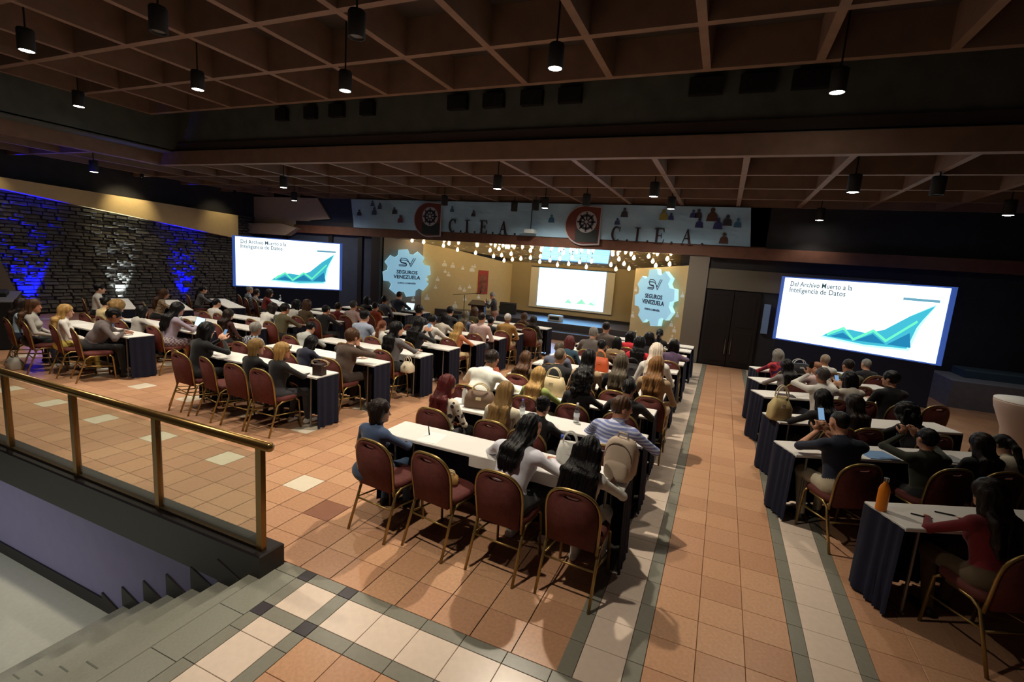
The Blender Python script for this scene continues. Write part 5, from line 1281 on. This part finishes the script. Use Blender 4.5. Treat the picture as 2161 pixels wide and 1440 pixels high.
def pen(x, y, yaw, lab, up=False):
    t = thing('pen', lab, 'pen', (x, y, .7565), radians(yaw))
    pts = [(-.07, 0, 0), (.055, 0, 0)] if not up else [(0, 0, -.004), (.0, .02, .12)]
    MB().tube(pts, .0055, 8).build('barrel', m_blk, t)
    MB().tube([(.055, 0, 0), (.072, 0, 0)] if not up else [(0, .02, .12), (0, .022, .135)], [.005, .001], 8).build('tip', M('steel', (190, 188, 180), .25, 1), t)
pen(-2.48, 3.97, 90, 'black pen standing near the sheet on the nearest aisle-block table', True); pen(1.66, 4.62, -5, 'thin pen lying near the orange bottle'); pen(1.86, 4.78, 0, 'thick black pen lying across the nearest angled table')
def tote(x, y, z, w, d, h, yaw, lab, col, strap, nm='handbag', flare=.8, strap_h=.5):
    t = thing(nm, lab, 'bag', (x, y, z), radians(yaw)); m = M('bag_' + lab[:14].replace(' ', '_'), col, .6, vary=.1); ms_ = M('bag_strap_' + lab[:14].replace(' ', '_'), strap, .5)
    b = [(-w / 2, -d / 2), (w / 2, -d / 2), (w / 2, d / 2), (-w / 2, d / 2)]
    rings = []
    for k, zz in ((1, 0), (1.03, h * .1), (1.0, h * .55), (flare, h)):
        ring = []
        for i in range(16):
            a = 2 * pi * i / 16 + pi / 16; c, s_ = cos(a), sin(a)
            ring.append((w / 2 * k * math.copysign(abs(c) ** .35, c), d / 2 * (k if zz < h * .9 else .35) * math.copysign(abs(s_) ** .35, s_), zz))
        rings.append(ring)
    mb = MB().add([p for r in rings for p in r], [(i * 16 + j, i * 16 + (j + 1) % 16, (i + 1) * 16 + (j + 1) % 16, (i + 1) * 16 + j) for i in range(3) for j in range(16)] + [tuple(range(15, -1, -1)), tuple(48 + j for j in range(16))])
    bd = mb.build('body', m, t, True)
    for sy in (-1, 1):
        MB().tube([(w * .28 * cos(a) * 1.0, sy * d * .15, h * .96 + strap_h * h * sin(a)) for a in [pi * i / 12 for i in range(13)]], .008, 6).build('handle', ms_, t)
    MB().box(-w * .09, w * .09, -d * .53, -d * .50, h * .55, h * .72, ch=.0).build('clasp', ms_, bd)
    return t
tote(-1.95, 6.20, .75, .34, .16, .26, -5, 'beige tote handbag standing on the third aisle-block table', (196, 178, 140), (214, 204, 176))
tote(-2.50, 5.10, .75, .36, .18, .20, 12, 'brown and cream print handbag beside the red hair', (108, 84, 66), (224, 208, 170))
tote(-1.78, 8.22, .75, .30, .14, .24, 0, 'bright orange handbag on the fifth aisle-block table', (196, 84, 40), (216, 120, 70))
tote(-1.25, 8.27, .75, .36, .18, .20, 5, 'black round-handled handbag on the fifth aisle-block table', (24, 20, 24), (30, 26, 28))
tote(-.98, 8.20, .75, .16, .12, .22, 0, 'small maroon purse with straps on the fifth aisle-block table', (70, 34, 40), (60, 28, 34), flare=.7)
tote(.86, 6.98, .75, .26, .18, .30, 20, 'cream string bag with long loop handle at the third angled table', (190, 170, 120), (214, 204, 180), flare=.5)
tote(2.72, 3.35, 0, .42, .20, .34, 22, 'white handbag with dark buckles beside the nearest angled chair', (190, 186, 186), (40, 34, 36))
tote(-11.35, 4.35, 0, .34, .20, .22, -10, 'pale grey bag on the floor under the stone-wall back row', (168, 164, 156), (120, 116, 110))
tote(1.55, 10.95, .75, .42, .22, .18, 25, 'black and white handbag on the front angled table', (40, 40, 46), (210, 210, 214))
tote(-1.08, 4.08, .75, .22, .14, .20, 10, 'clear plastic bag beside the water bottle on the nearest table', (206, 206, 200), (206, 206, 200), 'plastic_bag')
tote(-4.78, 6.86, .512, .20, .18, .18, 0, 'fluffy cream bag on the chair edge, third podium-block row', (206, 196, 172), (200, 190, 170), flare=.6)
tote(-2.02, 3.60, .514, .16, .12, .09, 30, 'small tan pouch on the empty chair seat', (166, 126, 70), (210, 190, 150), flare=.6, strap_h=.3)
tote(-4.30, 9.30, 0, .30, .18, .26, 0, 'orange red bag on the floor between podium-block rows', (176, 84, 52), (120, 60, 40))
bxl = thing('gift_box', 'dark box with pale straps on the nearest podium-block table', 'box', (-5.02, 5.10, .75), radians(10))
MB().box(-.07, .07, -.06, .06, 0, .16, ch=.006).build('body', M('dark_box', (50, 34, 34), .5), bxl)
for a in (.0, 1.2): MB().tube([(-.11 * cos(q) * 1.2, .03 * sin(a), .17 + .05 * sin(q)) for q in [2 * pi * i / 16 for i in range(16)]], .005, 6, closed=True).build('strap', M('pale_strap', (196, 178, 140), .6), bxl)
cpn = thing('drink_cup', 'yellow and pink snack cup beside the beige tote', 'cup', (-1.62, 6.28, .75))
MB().lathe([(.03, 0), (.042, .10)], 16).build('cup', M('pink_cup', (206, 120, 110), .5), cpn, True); MB().lathe([(.044, .10), (.05, .15), (.03, .17)], 16).build('sleeve', M('yellow_cup', (222, 200, 70), .5), cpn, True)
# beige backpack on the end of the nearest table
bp = thing('backpack', 'beige backpack standing on the aisle end of the nearest table', 'backpack', (-.60, 3.94, .757), radians(-12))
def blob(nm, rx, ry, rz, c, mat, e=.5, par=None):
    n, k = 20, 12; vs = []
    for i in range(k + 1):
        ph = -pi / 2 + pi * i / k; sp1 = math.copysign(abs(sin(ph)) ** e, sin(ph)); cp1 = abs(cos(ph)) ** e
        for j in range(n):
            a = 2 * pi * j / n; ca, sa = cos(a), sin(a)
            vs.append((c[0] + rx * cp1 * math.copysign(abs(ca) ** e, ca), c[1] + ry * cp1 * math.copysign(abs(sa) ** e, sa), c[2] + rz * sp1))
    return MB().add(vs, [(i * n + j, i * n + (j + 1) % n, (i + 1) * n + (j + 1) % n, (i + 1) * n + j) for i in range(k) for j in range(n)]).build(nm, mat, par, True)
m_bp = M('backpack_canvas', (186, 168, 150), .8, vary=.08)
blob('body', .135, .09, .19, (0, 0, .19), m_bp, .62, bp); blob('front_pocket', .105, .045, .085, (0, -.075, .115), m_bp, .62, bp)
MB().tube([(-.045, .0, .375), (-.035, .0, .415), (.035, 0, .415), (.045, 0, .375)], .009, 6).build('top_handle', m_bp, bp); MB().tube([(.118 * cos(a), -.062 - .02 * sin(a), .20 + .15 * sin(a)) for a in [pi * i / 14 for i in range(15)]], .004, 5).build('zip', M('zip_brown', (92, 76, 66), .6), bp); MB().prism([(-.03, .02), (.03, .02), (0, .07)], -.124, -.118, lambda u, v, w: (u, w, v)).build('patch', M('patch_brown', (110, 66, 60), .6), bp)
for sx in (-1, 1): MB().tube([(sx * .07, .08, .34), (sx * .105, .115, .24), (sx * .10, .095, .05)], .012, 6).build('strap', m_bp, bp)
# glasses for the two who wear them
def specs(key, lab, up=0, dark=False):
    for w_, t in PERSON.items():
        if key in w_:
            pose = {'with short': 'tR', 'with blonde': 'tab'}[w_[:10] if w_[:10] in ('with short',) else 'with blonde']
            k = skeleton(pose); g = thing('sunglasses' if dark else 'glasses', lab, 'glasses'); mm = M('glasses_frame', (24, 20, 20), .3)
            Mx = Matrix.Translation(t.location) @ Matrix.Rotation(t.rotation_euler[2], 4, 'Z') @ Matrix.Scale(t.scale[0], 4) @ Matrix.Translation(k['hc']) @ k['R'].to_4x4() @ Matrix.Translation((0, 0 if not up else -.02, up))
            g.matrix_world = Mx
            for sx in (-1, 1):
                MB().tube([(sx * .034 + .026 * cos(a), .100, .004 + .021 * sin(a)) for a in [2 * pi * i / 14 for i in range(14)]], .003, 5, closed=True).build('rim', mm, g)
                MB().tube([(sx * .060, .098, .006), (sx * .082, .02, .006), (sx * .084, -.03, .0)], .0025, 5).build('temple', mm, g)
            MB().tube([(-.009, .101, .008), (.009, .101, .008)], .003, 5).build('bridge', mm, g)
specs('glasses, in black jacket', 'dark framed glasses on the short blonde head, podium block'); specs('sunglasses in green', 'sunglasses pushed up on the blonde head in green top', .085, True)
